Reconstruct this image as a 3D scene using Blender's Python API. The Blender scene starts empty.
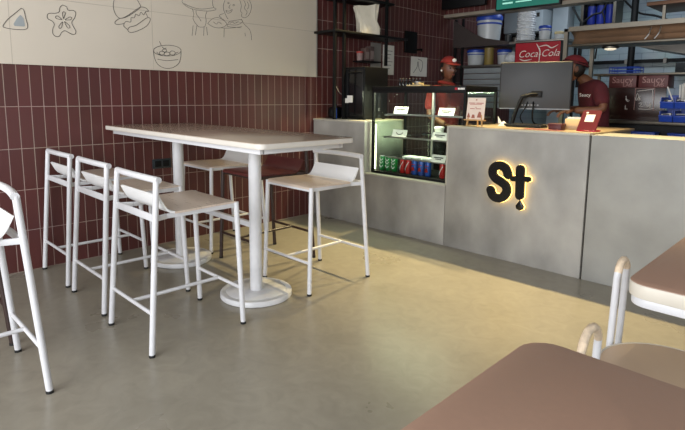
import bpy, bmesh, math, random
from mathutils import Vector, Matrix, Euler
random.seed(7)
C = bpy.context.scene.collection
SC = bpy.context.scene
# ------------------------------------------------------------------ camera
cam_d = bpy.data.cameras.new('camera'); cam = bpy.data.objects.new('camera', cam_d); C.objects.link(cam)
R_ = Vector((0.70645, 0.70770, 0.00987)); U_ = Vector((-0.10437, 0.09033, 0.99043)); F_ = Vector((-0.70048, 0.70021, -0.13762))
F_ = F_.normalized(); R_ = F_.cross(U_).normalized(); U_ = R_.cross(F_).normalized()
m3 = Matrix((R_, U_, -F_)).transposed()
cam.matrix_world = Matrix.Translation((0, 0, 1.35)) @ m3.to_4x4()
cam_d.sensor_width = 36; cam_d.lens = 521.446 / 685 * 36; cam_d.shift_y = -(215 - 167.92) / 685
cam_d.clip_start = 0.02
SC.camera = cam
# ------------------------------------------------------------------ light and exposure
SC.view_settings.view_transform = 'Standard'; SC.view_settings.look = 'None'
SC.view_settings.exposure = 0.55; SC.view_settings.gamma = 1.0; SC.view_settings.use_curve_mapping = False
w = bpy.data.worlds.new('daylight'); SC.world = w; w.use_nodes = True
w.node_tree.nodes['Background'].inputs['Color'].default_value = (0.92, 0.96, 1.0, 1)
w.node_tree.nodes['Background'].inputs['Strength'].default_value = 1.1

def area(name, loc, target, sx, sy, power, col):
    d = bpy.data.lights.new(name, 'AREA'); d.shape = 'RECTANGLE'; d.size = sx; d.size_y = sy; d.energy = power; d.color = col
    o = bpy.data.objects.new(name, d); C.objects.link(o); o.location = loc
    o.rotation_euler = (Vector(target) - Vector(loc)).to_track_quat('-Z', 'Y').to_euler()
    return o
area('shopfront_daylight', (-1.3, -2.7, 1.75), (-1.9, 3.0, 1.2), 4.6, 2.5, 175, (0.97, 0.98, 1.0))
area('kitchen_ceiling_light', (-1.9, 7.3, 3.05), (-1.9, 7.3, 0), 3.4, 0.5, 25, (0.78, 0.90, 1.0))
SPOT_POWER = 200; SPOT_COL = (1.0, 0.78, 0.38)
# ------------------------------------------------------------------ helpers
def lin(h):
    h = h.lstrip('#'); v = [int(h[i:i + 2], 16) / 255 for i in (0, 2, 4)]
    return tuple(c / 12.92 if c <= .04045 else ((c + .055) / 1.055) ** 2.4 for c in v)

def mat(name, col, rough=.5, metal=0., var=.08, scale=6., bump=0., spec=.5, coat=0., stretch=None, trans=0., emit=None, estr=0., rvar=.08):
    if isinstance(col, str): col = lin(col)
    m = bpy.data.materials.new(name); m.use_nodes = True; nt = m.node_tree; N = nt.nodes; L = nt.links
    b = N['Principled BSDF']; tc = N.new('ShaderNodeTexCoord'); mp = N.new('ShaderNodeMapping')
    L.new(tc.outputs['Object'], mp.inputs['Vector'])
    if stretch: mp.inputs['Scale'].default_value = stretch
    nz = N.new('ShaderNodeTexNoise'); nz.inputs['Scale'].default_value = scale; nz.inputs['Detail'].default_value = 5
    L.new(mp.outputs['Vector'], nz.inputs['Vector'])
    cr = N.new('ShaderNodeValToRGB'); cr.color_ramp.elements[0].position = .3; cr.color_ramp.elements[1].position = .7
    cr.color_ramp.elements[0].color = tuple(c * (1 - var) for c in col) + (1,)
    cr.color_ramp.elements[1].color = tuple(min(1, c * (1 + var)) for c in col) + (1,)
    L.new(nz.outputs['Fac'], cr.inputs['Fac']); L.new(cr.outputs['Color'], b.inputs['Base Color'])
    mr = N.new('ShaderNodeMapRange'); mr.inputs['To Min'].default_value = max(.02, rough - rvar); mr.inputs['To Max'].default_value = min(1, rough + rvar)
    L.new(nz.outputs['Fac'], mr.inputs['Value']); L.new(mr.outputs['Result'], b.inputs['Roughness'])
    b.inputs['Metallic'].default_value = metal; b.inputs['Specular IOR Level'].default_value = spec
    b.inputs['Coat Weight'].default_value = coat; b.inputs['Transmission Weight'].default_value = trans
    if emit:
        b.inputs['Emission Color'].default_value = (lin(emit) if isinstance(emit, str) else emit) + (1,); b.inputs['Emission Strength'].default_value = estr
    if bump:
        bp = N.new('ShaderNodeBump'); bp.inputs['Strength'].default_value = bump; bp.inputs['Distance'].default_value = .01
        L.new(nz.outputs['Fac'], bp.inputs['Height']); L.new(bp.outputs['Normal'], b.inputs['Normal'])
    return m

def tile_mat(name, axes, bw, rh, c1, c2, grout, off, rough, mort=.0026, u0=0., v0=0.):
    m = bpy.data.materials.new(name); m.use_nodes = True; nt = m.node_tree; N = nt.nodes; L = nt.links; b = N['Principled BSDF']
    tc = N.new('ShaderNodeTexCoord'); sp = N.new('ShaderNodeSeparateXYZ'); cb = N.new('ShaderNodeCombineXYZ')
    L.new(tc.outputs['Object'], sp.inputs[0])
    for k, (a, o) in enumerate(zip(axes, (u0, v0))):
        ad = N.new('ShaderNodeMath'); ad.operation = 'SUBTRACT'; ad.inputs[1].default_value = o
        L.new(sp.outputs[a], ad.inputs[0]); L.new(ad.outputs[0], cb.inputs[k])
    br = N.new('ShaderNodeTexBrick'); br.offset = off; br.squash = 1; L.new(cb.outputs[0], br.inputs['Vector'])
    br.inputs['Scale'].default_value = 1; br.inputs['Brick Width'].default_value = bw; br.inputs['Row Height'].default_value = rh
    br.inputs['Mortar Size'].default_value = mort; br.inputs['Mortar Smooth'].default_value = .1; br.inputs['Bias'].default_value = 0
    for k, c in (('Color1', c1), ('Color2', c2), ('Mortar', grout)): br.inputs[k].default_value = lin(c) + (1,)
    nz = N.new('ShaderNodeTexNoise'); nz.inputs['Scale'].default_value = 3; L.new(tc.outputs['Object'], nz.inputs['Vector'])
    mx = N.new('ShaderNodeMix'); mx.data_type = 'RGBA'; mx.blend_type = 'MULTIPLY'; mx.inputs['Factor'].default_value = .25
    L.new(br.outputs['Color'], mx.inputs['A']); L.new(nz.outputs['Color'], mx.inputs['B']); L.new(mx.outputs['Result'], b.inputs['Base Color'])
    mr = N.new('ShaderNodeMapRange'); mr.inputs['To Min'].default_value = rough; mr.inputs['To Max'].default_value = .85
    L.new(br.outputs['Fac'], mr.inputs['Value']); L.new(mr.outputs['Result'], b.inputs['Roughness'])
    bp = N.new('ShaderNodeBump'); bp.invert = True; bp.inputs['Strength'].default_value = .5; bp.inputs['Distance'].default_value = .003
    L.new(br.outputs['Fac'], bp.inputs['Height']); L.new(bp.outputs['Normal'], b.inputs['Normal'])
    return m

def glass_mat(name, tint=(.93, .97, .95), haze=0.0):
    m = bpy.data.materials.new(name); m.use_nodes = True; nt = m.node_tree; N = nt.nodes; L = nt.links
    N.remove(N['Principled BSDF']); o = N['Material Output']
    t = N.new('ShaderNodeBsdfTransparent'); t.inputs[0].default_value = tint + (1,)
    g = N.new('ShaderNodeBsdfGlossy'); g.inputs['Roughness'].default_value = .03
    nz = N.new('ShaderNodeTexNoise'); nz.inputs['Scale'].default_value = 4
    fr = N.new('ShaderNodeFresnel'); fr.inputs['IOR'].default_value = 1.45
    ge = N.new('ShaderNodeNewGeometry'); iv = N.new('ShaderNodeMath'); iv.operation = 'SUBTRACT'; iv.inputs[0].default_value = 1; L.new(ge.outputs['Backfacing'], iv.inputs[1])
    mu = N.new('ShaderNodeMath'); mu.operation = 'MULTIPLY'; L.new(fr.outputs[0], mu.inputs[0]); L.new(iv.outputs[0], mu.inputs[1])
    mx = N.new('ShaderNodeMixShader'); L.new(mu.outputs[0], mx.inputs[0]); L.new(t.outputs[0], mx.inputs[1]); L.new(g.outputs[0], mx.inputs[2])
    d = N.new('ShaderNodeBsdfDiffuse'); L.new(nz.outputs['Color'], d.inputs['Color']); d.inputs['Color'].default_value = (.8, .8, .8, 1)
    m2 = N.new('ShaderNodeMixShader'); m2.inputs[0].default_value = haze; L.new(mx.outputs[0], m2.inputs[1]); L.new(d.outputs[0], m2.inputs[2])
    L.new(m2.outputs[0], o.inputs['Surface'])
    return m

class MB:
    """collects shapes and becomes ONE mesh object"""
    def __init__(s): s.bm = bmesh.new()
    def _merge(s, t):
        me = bpy.data.meshes.new('t'); t.to_mesh(me); t.free(); s.bm.from_mesh(me); bpy.data.meshes.remove(me)
        return s
    def box(s, x0, x1, y0, y1, z0, z1, bev=0., seg=2, M=None):
        t = bmesh.new(); bmesh.ops.create_cube(t, size=1)
        for v in t.verts: v.co = Vector(((x0 + x1) / 2 + v.co.x * (x1 - x0), (y0 + y1) / 2 + v.co.y * (y1 - y0), (z0 + z1) / 2 + v.co.z * (z1 - z0)))
        if bev: bmesh.ops.bevel(t, geom=t.edges[:], offset=bev, segments=seg, affect='EDGES', profile=.5)
        if M is not None: bmesh.ops.transform(t, matrix=M, verts=t.verts)
        return s._merge(t)
    def bar(s, a, b, wd, ht, bev=0.):
        a, b = Vector(a), Vector(b); d = b - a; q = d.to_track_quat('Y', 'Z')
        return s.box(-wd / 2, wd / 2, 0, d.length, -ht / 2, ht / 2, bev, M=Matrix.Translation(a) @ q.to_matrix().to_4x4())
    def tube(s, pts, r, seg=12, closed=False, M=None):
        pts = [Vector(p) for p in pts]; n = len(pts); rs = r if isinstance(r, (list, tuple)) else [r] * n
        t = bmesh.new(); rings = []; up = None
        for i, p in enumerate(pts):
            if closed: d = pts[(i + 1) % n] - pts[i - 1]
            else: d = pts[min(i + 1, n - 1)] - pts[max(i - 1, 0)]
            d.normalize()
            if up is None: up = d.orthogonal().normalized()
            else:
                up = up - d * up.dot(d)
                up = up.normalized() if up.length > 1e-6 else d.orthogonal().normalized()
            sd = d.cross(up)
            rings.append([t.verts.new(p + (up * math.cos(2 * math.pi * k / seg) + sd * math.sin(2 * math.pi * k / seg)) * rs[i]) for k in range(seg)])
        for i in range(n if closed else n - 1):
            A, B = rings[i], rings[(i + 1) % n]
            for k in range(seg): t.faces.new((A[k], A[(k + 1) % seg], B[(k + 1) % seg], B[k]))
        if not closed: t.faces.new(rings[0][::-1]); t.faces.new(rings[-1])
        bmesh.ops.recalc_face_normals(t, faces=t.faces[:])
        if M is not None: bmesh.ops.transform(t, matrix=M, verts=t.verts)
        return s._merge(t)
    def lathe(s, prof, c=(0, 0, 0), seg=24, M=None):
        t = bmesh.new(); rings = []
        for r, z in prof:
            rings.append([t.verts.new((c[0] + r * math.cos(2 * math.pi * k / seg), c[1] + r * math.sin(2 * math.pi * k / seg), c[2] + z)) for k in range(seg)])
        for A, B in zip(rings, rings[1:]):
            for k in range(seg): t.faces.new((A[k], A[(k + 1) % seg], B[(k + 1) % seg], B[k]))
        t.faces.new(rings[0][::-1]); t.faces.new(rings[-1])
        bmesh.ops.recalc_face_normals(t, faces=t.faces[:])
        if M is not None: bmesh.ops.transform(t, matrix=M, verts=t.verts)
        return s._merge(t)
    def prism(s, pts, vec, bev=0.):
        t = bmesh.new(); f = t.faces.new([t.verts.new(p) for p in pts])
        r = bmesh.ops.extrude_face_region(t, geom=[f]); bmesh.ops.translate(t, vec=Vector(vec), verts=[v for v in r['geom'] if isinstance(v, bmesh.types.BMVert)])
        bmesh.ops.recalc_face_normals(t, faces=t.faces[:])
        if bev: bmesh.ops.bevel(t, geom=t.edges[:], offset=bev, segments=2, affect='EDGES', profile=.5)
        return s._merge(t)
    def sheet(s, prof, x0, x1, th, axis='x'):
        """a bent sheet: profile of (y, z) swept along x, with thickness th below it"""
        n = len(prof); off = []
        for i in range(n):
            a, b = Vector(prof[max(i - 1, 0)]), Vector(prof[min(i + 1, n - 1)]); d = (b - a).normalized()
            off.append(Vector(prof[i]) + Vector((d.y, -d.x)) * th * (1 if d.x >= 0 or True else -1))
        loop = [Vector(p) for p in prof] + off[::-1]
        return s.prism([(x0, p.x, p.y) for p in loop], (x1 - x0, 0, 0))
    def ball(s, c, r, seg=16, sc=(1, 1, 1), M=None):
        t = bmesh.new(); bmesh.ops.create_uvsphere(t, u_segments=seg, v_segments=max(6, seg // 2 + 2), radius=r)
        for v in t.verts: v.co = Vector((v.co.x * sc[0], v.co.y * sc[1], v.co.z * sc[2])) + Vector(c)
        if M is not None: bmesh.ops.transform(t, matrix=M, verts=t.verts)
        return s._merge(t)
    def mesh(s, me, M=None):
        t = bmesh.new(); t.from_mesh(me)
        if M is not None: bmesh.ops.transform(t, matrix=M, verts=t.verts)
        return s._merge(t)
    def xf(s, M): bmesh.ops.transform(s.bm, matrix=M, verts=s.bm.verts); return s

WL = {}      # world location of every thing root (roots are unrotated while built)
def obj(name, mb, m, parent=None, label=None, ang=40):
    off = Vector((0, 0, 0)); p = parent
    while p is not None: off += p.location; p = p.parent
    if off.length: bmesh.ops.translate(mb.bm, vec=-off, verts=mb.bm.verts)
    me = bpy.data.meshes.new(name); mb.bm.to_mesh(me); mb.bm.free(); me.materials.append(m)
    for f in me.polygons: f.use_smooth = True
    me.set_sharp_from_angle(angle=math.radians(ang))
    o = bpy.data.objects.new(name, me); C.objects.link(o)
    if parent is not None: o.parent = parent
    if label: o['label'] = label
    return o
def tag(o, label, cat, group=None, kind=None):
    o['label'] = label; o['category'] = cat
    if group: o['group'] = group
    if kind: o['kind'] = kind
    return o
def thing(name, label, cat, loc=(0, 0, 0), group=None):
    o = bpy.data.objects.new(name, None); o.empty_display_size = .1; C.objects.link(o); o.location = loc
    return tag(o, label, cat, group)
def solo(name, mb, m, label, cat, group=None, ang=40, base=None):
    """a thing that is one mesh; its origin is moved to its base"""
    vs = [v.co for v in mb.bm.verts]
    lo = Vector([min(v[i] for v in vs) for i in range(3)]); hi = Vector([max(v[i] for v in vs) for i in range(3)])
    o0 = Vector(base) if base else Vector(((lo.x + hi.x) / 2, (lo.y + hi.y) / 2, lo.z))
    bmesh.ops.translate(mb.bm, vec=-o0, verts=mb.bm.verts)
    o = obj(name, mb, m, ang=ang); o.location = o0
    return tag(o, label, cat, group)
def struct(name, mb, m, label=None):
    o = obj(name, mb, m, ang=30); o['kind'] = 'structure'
    if label: o['label'] = label
    return o
def copy_tree(o, parent=None):
    c = o.copy(); C.objects.link(c)
    if parent is not None: c.parent = parent
    for ch in list(o.children): copy_tree(ch, c)
    return c
def text_mesh(s, size, ext=.002, shear=0., offset=0., align='CENTER'):
    cu = bpy.data.curves.new('t', 'FONT'); cu.body = s; cu.size = size; cu.extrude = ext; cu.shear = shear; cu.offset = offset
    cu.align_x = align; cu.align_y = 'CENTER'; cu.resolution_u = 3
    o = bpy.data.objects.new('t', cu); C.objects.link(o); dg = bpy.context.evaluated_depsgraph_get()
    me = bpy.data.meshes.new_from_object(o.evaluated_get(dg)); bpy.data.objects.remove(o); bpy.data.curves.remove(cu)
    return me
def frontal(loc, yaw=0., tilt=0.):
    """matrix that stands lettering up facing -y at loc"""
    return Matrix.Translation(loc) @ Matrix.Rotation(yaw, 4, 'Z') @ Matrix.Rotation(math.pi / 2 + tilt, 4, 'X')
def smooth_path(pts, n=6, closed=False):
    P = [Vector(p) for p in pts]; out = []; N = len(P)
    for i in range(N if closed else N - 1):
        g = (lambda k: P[k % N]) if closed else (lambda k: P[min(max(k, 0), N - 1)])
        p0, p1, p2, p3 = g(i - 1), g(i), g(i + 1), g(i + 2)
        for k in range(n):
            t = k / n
            out.append(.5 * ((2 * p1) + (p2 - p0) * t + (2 * p0 - 5 * p1 + 4 * p2 - p3) * t * t + (3 * p1 - p0 - 3 * p2 + p3) * t ** 3))
    if not closed: out.append(P[-1])
    return out
def stroke(mb, pts2, rad, y0, y1):
    """a fat rounded stroke in the x-z plane, extruded from y0 to y1"""
    P = [Vector(p) for p in pts2]; n = len(P); rs = rad if isinstance(rad, list) else [rad] * n
    L_, R2 = [], []
    for i in range(n):
        d = (P[min(i + 1, n - 1)] - P[max(i - 1, 0)]).normalized(); nn = Vector((-d.y, d.x))
        L_.append(P[i] + nn * rs[i]); R2.append(P[i] - nn * rs[i])
    def cap(c, a, r, sgn):
        return [c + Vector((math.cos(a + sgn * math.pi * k / 8), math.sin(a + sgn * math.pi * k / 8))) * r for k in range(1, 8)]
    d0 = (P[1] - P[0]).normalized(); d1 = (P[-1] - P[-2]).normalized()
    a1 = math.atan2(d1.x, -d1.y); a0 = math.atan2(-d0.x, d0.y)
    loop = L_ + cap(P[-1], a1, rs[-1], -1) + R2[::-1] + cap(P[0], a0, rs[0], -1)
    return mb.prism([(p.x, y0, p.y) for p in loop], (0, y1 - y0, 0))
def rrect(x0, x1, y0, y1, r, n=6):
    out = []
    for cx, cy, a in ((x1 - r, y1 - r, 0), (x0 + r, y1 - r, 90), (x0 + r, y0 + r, 180), (x1 - r, y0 + r, 270)):
        for k in range(n + 1):
            t = math.radians(a + 90 * k / n); out.append((cx + r * math.cos(t), cy + r * math.sin(t)))
    return out
def slab(mb, x0, x1, y0, y1, z0, z1, r, bev=.004):
    t = bmesh.new(); f = t.faces.new([t.verts.new((x, y, z0)) for x, y in rrect(x0, x1, y0, y1, r)])
    e = bmesh.ops.extrude_face_region(t, geom=[f]); bmesh.ops.translate(t, vec=(0, 0, z1 - z0), verts=[v for v in e['geom'] if isinstance(v, bmesh.types.BMVert)])
    bmesh.ops.recalc_face_normals(t, faces=t.faces[:])
    ed = [x for x in t.edges if abs(x.verts[0].co.z - x.verts[1].co.z) < 1e-6]
    bmesh.ops.bevel(t, geom=ed, offset=bev, segments=2, affect='EDGES', profile=.5)
    return mb._merge(t)
def skin_mesh(V, E, RAD, root=0, sub=2):
    me = bpy.data.meshes.new('sk'); me.from_pydata([tuple(v) for v in V], E, []); o = bpy.data.objects.new('sk', me); C.objects.link(o)
    o.modifiers.new('s', 'SKIN'); sv = me.skin_vertices[0].data
    for i, r in enumerate(RAD):
        sv[i].radius = r if isinstance(r, tuple) else (r, r); sv[i].use_root = (i == root)
    sb = o.modifiers.new('b', 'SUBSURF'); sb.levels = sub; sb.render_levels = sub
    dg = bpy.context.evaluated_depsgraph_get(); out = bpy.data.meshes.new_from_object(o.evaluated_get(dg))
    bpy.data.objects.remove(o); bpy.data.meshes.remove(me)
    return out

# ------------------------------------------------------------------ materials
M_white = mat('white_powder_coat', '#cfcfd2', .38, var=.03, scale=20)
M_whitepole = mat('white_pole_paint', '#d2d2d4', .36, var=.04, scale=12)
M_worn = mat('worn_cream_paint', '#cdb9a0', .5, var=.22, scale=40)
M_seat = mat('light_seat_laminate', '#cdbcad', .30, var=.06, scale=8, stretch=(1, 12, 1))
M_lip = mat('lit_white_seat_lip', '#f0f0f0', .35, var=.02)  # white underside; the light its front catches is put into the colour
M_rubber = mat('black_rubber', '#151515', .7)
M_maroon = mat('maroon_laminate', '#5a2a28', .32, var=.06)
M_darkleg = mat('dark_bronze_paint', '#33231f', .4, var=.06)
M_tabletop = mat('taupe_table_laminate', '#b3a190', .16, var=.05, scale=3, rvar=.03)
M_edge = mat('cream_table_edge', '#cfc9c0', .4, var=.04)
M_pinktop = mat('pink_brown_laminate', '#a78775', .36, var=.03, scale=60, spec=.4)
M_pinkedge = mat('pale_grey_edge', '#c9c2b5', .45, var=.03)
M_concrete = mat('grey_microcement', '#93908a', .55, var=.32, scale=2.6, bump=.04, stretch=(1, 1, .7))
M_concrete2 = mat('grey_microcement_swirl', '#92918c', .55, var=.28, scale=1.7, bump=.04)
M_counteredge = mat('pale_counter_edge', '#aaa69a', .5, var=.05)
M_black = mat('black_metal', '#09090a', .5, var=.1, spec=.25)
M_blackgloss = mat('black_gloss_plastic', '#101012', .16, var=.1)
M_darkgrey = mat('dark_grey_plastic', '#1d1e20', .5, var=.05, scale=3)
M_steel = mat('brushed_steel', '#6e6960', .40, metal=1, var=.12, scale=10, stretch=(.4, 20, 20))
M_steeldull = mat('dull_steel', '#807d78', .42, metal=.9, var=.12, scale=6)
M_paper = mat('white_paper', '#d6d2ca', .8, var=.05)
M_cardwhite = mat('white_card', '#e4e1da', .6, var=.02)
M_ink = mat('black_ink', '#33302d', .7)
M_inkgrey = mat('grey_ink_fill', '#9aa0a2', .8)
M_woodtop = mat('pale_wood_counter', '#8d7a60', .5, var=.14, scale=5, stretch=(1, 14, 14))
M_redcan = mat('red_can_print', '#b3221f', .3, var=.1, metal=.2)
M_greencan = mat('green_can_print', '#1f7d3c', .3, var=.1, metal=.2)
M_bluecan = mat('blue_can_print', '#1f4fa5', .3, var=.1, metal=.2)
M_alu = mat('aluminium', '#c9c9c9', .3, metal=1, var=.04)
M_canwhite = mat('white_can_print', '#e6e6e6', .4)
M_tub = mat('frosted_tub_plastic', '#c4c8ca', .35, var=.06, trans=.25)
M_blue = mat('blue_plastic', '#1d3f9c', .4, var=.06)
M_bluecart = mat('blue_filter_plastic', '#27358f', .3, var=.08)
M_red = mat('red_board', '#a01024', .35, var=.05)
M_redcap = mat('red_cap_cloth', '#7f1d18', .85, var=.10, scale=60)
M_redshirt = mat('dark_red_shirt', '#4c1119', .85, var=.12, scale=18)
M_orange = mat('orange_sunlit_collar', '#8f2c20', .8, var=.1)  # dark red collar; the orange of sunlight on it is painted in
M_skin = mat('skin', '#6a402c', .5, var=.06, scale=30)
M_skin2 = mat('skin_light', '#6e4630', .5, var=.06, scale=30)
M_hair = mat('black_hair', '#120d0b', .5, var=.2, scale=80)
M_eye = mat('dark_eye', '#17100d', .2)
M_lips = mat('lips', '#8a4a3c', .5)
M_trouser = mat('black_trousers', '#17171a', .85)
M_maroonbox = mat('maroon_box_board', '#4e1a1a', .5, var=.06)
M_brownboard = mat('dark_brown_board', '#2a1512', .25, var=.1)
M_greytext = mat('pale_pink_print', '#94706a', .6)
M_chalk = mat('white_chalk', '#b9b4ae', .9)
M_kraft = mat('brass_brown_tube', '#7d6a34', .5, var=.12)
M_bagpaper = mat('white_crumpled_paper', '#d9d2bf', .75, var=.06, scale=14, bump=.5)
M_clearbag = mat('white_plastic_film', '#c8ccd0', .28, var=.10, scale=24, bump=.6)
M_easel = mat('light_easel_wood', '#b98f58', .5, var=.12, scale=8)
M_pinkcard = mat('pale_pink_menu_card', '#dccabb', .6, var=.03)
M_redprint = mat('red_print', '#a33a32', .6)
M_screen = mat('green_screen_glow', '#0d3a33', .3, emit='#2f8a78', estr=.35)
M_screenlight = mat('pale_screen_glow', '#9fd0c0', .3, emit='#8fd0c0', estr=.5)
M_equip = mat('white_equipment_enamel', '#a7b0b6', .4, var=.06)
M_glass = glass_mat('clear_glass')
M_haloyellow = mat('warm_halo_led', '#ffd27a', .5, emit=(1.0, .66, .16), estr=3.2)
M_led = mat('warm_white_led', '#fff1c8', .5, emit=(1.0, .93, .62), estr=5.0)
M_bulb = mat('heat_lamp_bulb', '#fff0d0', .3, emit=(1.0, .86, .66), estr=.5)
# ------------------------------------------------------------------ setting
WX = -4.413
def floor_material():
    m = mat('polished_concrete', '#8b8578', .30, var=.10, scale=1.3, spec=.5, rvar=.10)
    nt = m.node_tree; N = nt.nodes; L = nt.links; b = N['Principled BSDF']
    tc = N.new('ShaderNodeTexCoord'); n2 = N.new('ShaderNodeTexNoise'); n2.inputs['Scale'].default_value = 9; n2.inputs['Detail'].default_value = 8; n2.inputs['Distortion'].default_value = 1.5
    L.new(tc.outputs['Object'], n2.inputs['Vector'])
    src = b.inputs['Base Color'].links[0].from_socket
    mx = N.new('ShaderNodeMix'); mx.data_type = 'RGBA'; mx.blend_type = 'OVERLAY'; mx.inputs['Factor'].default_value = .22
    L.new(src, mx.inputs['A']); L.new(n2.outputs['Fac'], mx.inputs['B']); L.new(mx.outputs['Result'], b.inputs['Base Color'])
    return m
struct('floor', MB().box(-4.45, 3.2, -3.0, 9.0, -.08, 0), floor_material())
M_redtile = tile_mat('dark_red_tile', (1, 2), .0842, .3114, '#5a2b28', '#502622', '#a08a80', 0, .45, u0=.954)
M_redtile_x = tile_mat('dark_red_tile_bulkhead', (0, 2), .0842, .3114, '#5a2b28', '#502622', '#a08a80', 0, .45)
M_bluetile = tile_mat('pale_blue_tile', (0, 2), .30, .10, '#9fb0b6', '#97a8af', '#7b8b92', .5, .25, mort=.004)
struct('wall_left', MB().box(WX - .1, WX, -3.0, 9.0, 0, 3.3), M_redtile)
struct('wall_back', MB().box(-4.45, 3.2, 8.5, 8.6, 0, 3.3), M_bluetile)
struct('wall_right', MB().box(3.1, 3.2, 3.6, 8.5, 0, 3.3), mat('grey_wall_paint', '#8b8a88', .8, var=.03))
struct('ceiling', MB().box(-4.5, 3.2, -3.0, 9.0, 3.3, 3.4), mat('dark_ceiling_paint', '#a8a8a6', .9, var=.03))
struct('wall_bulkhead', MB().box(WX, 3.1, 6.48, 6.60, 2.50, 3.3), M_redtile_x)
struct('trim_1', MB().box(WX, 3.1, 6.42, 6.62, 2.455, 2.50, .004), mat('pale_beam_paint', '#8f8578', .5, var=.08), 'pale beam along the lower edge of the tiled bulkhead')

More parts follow.
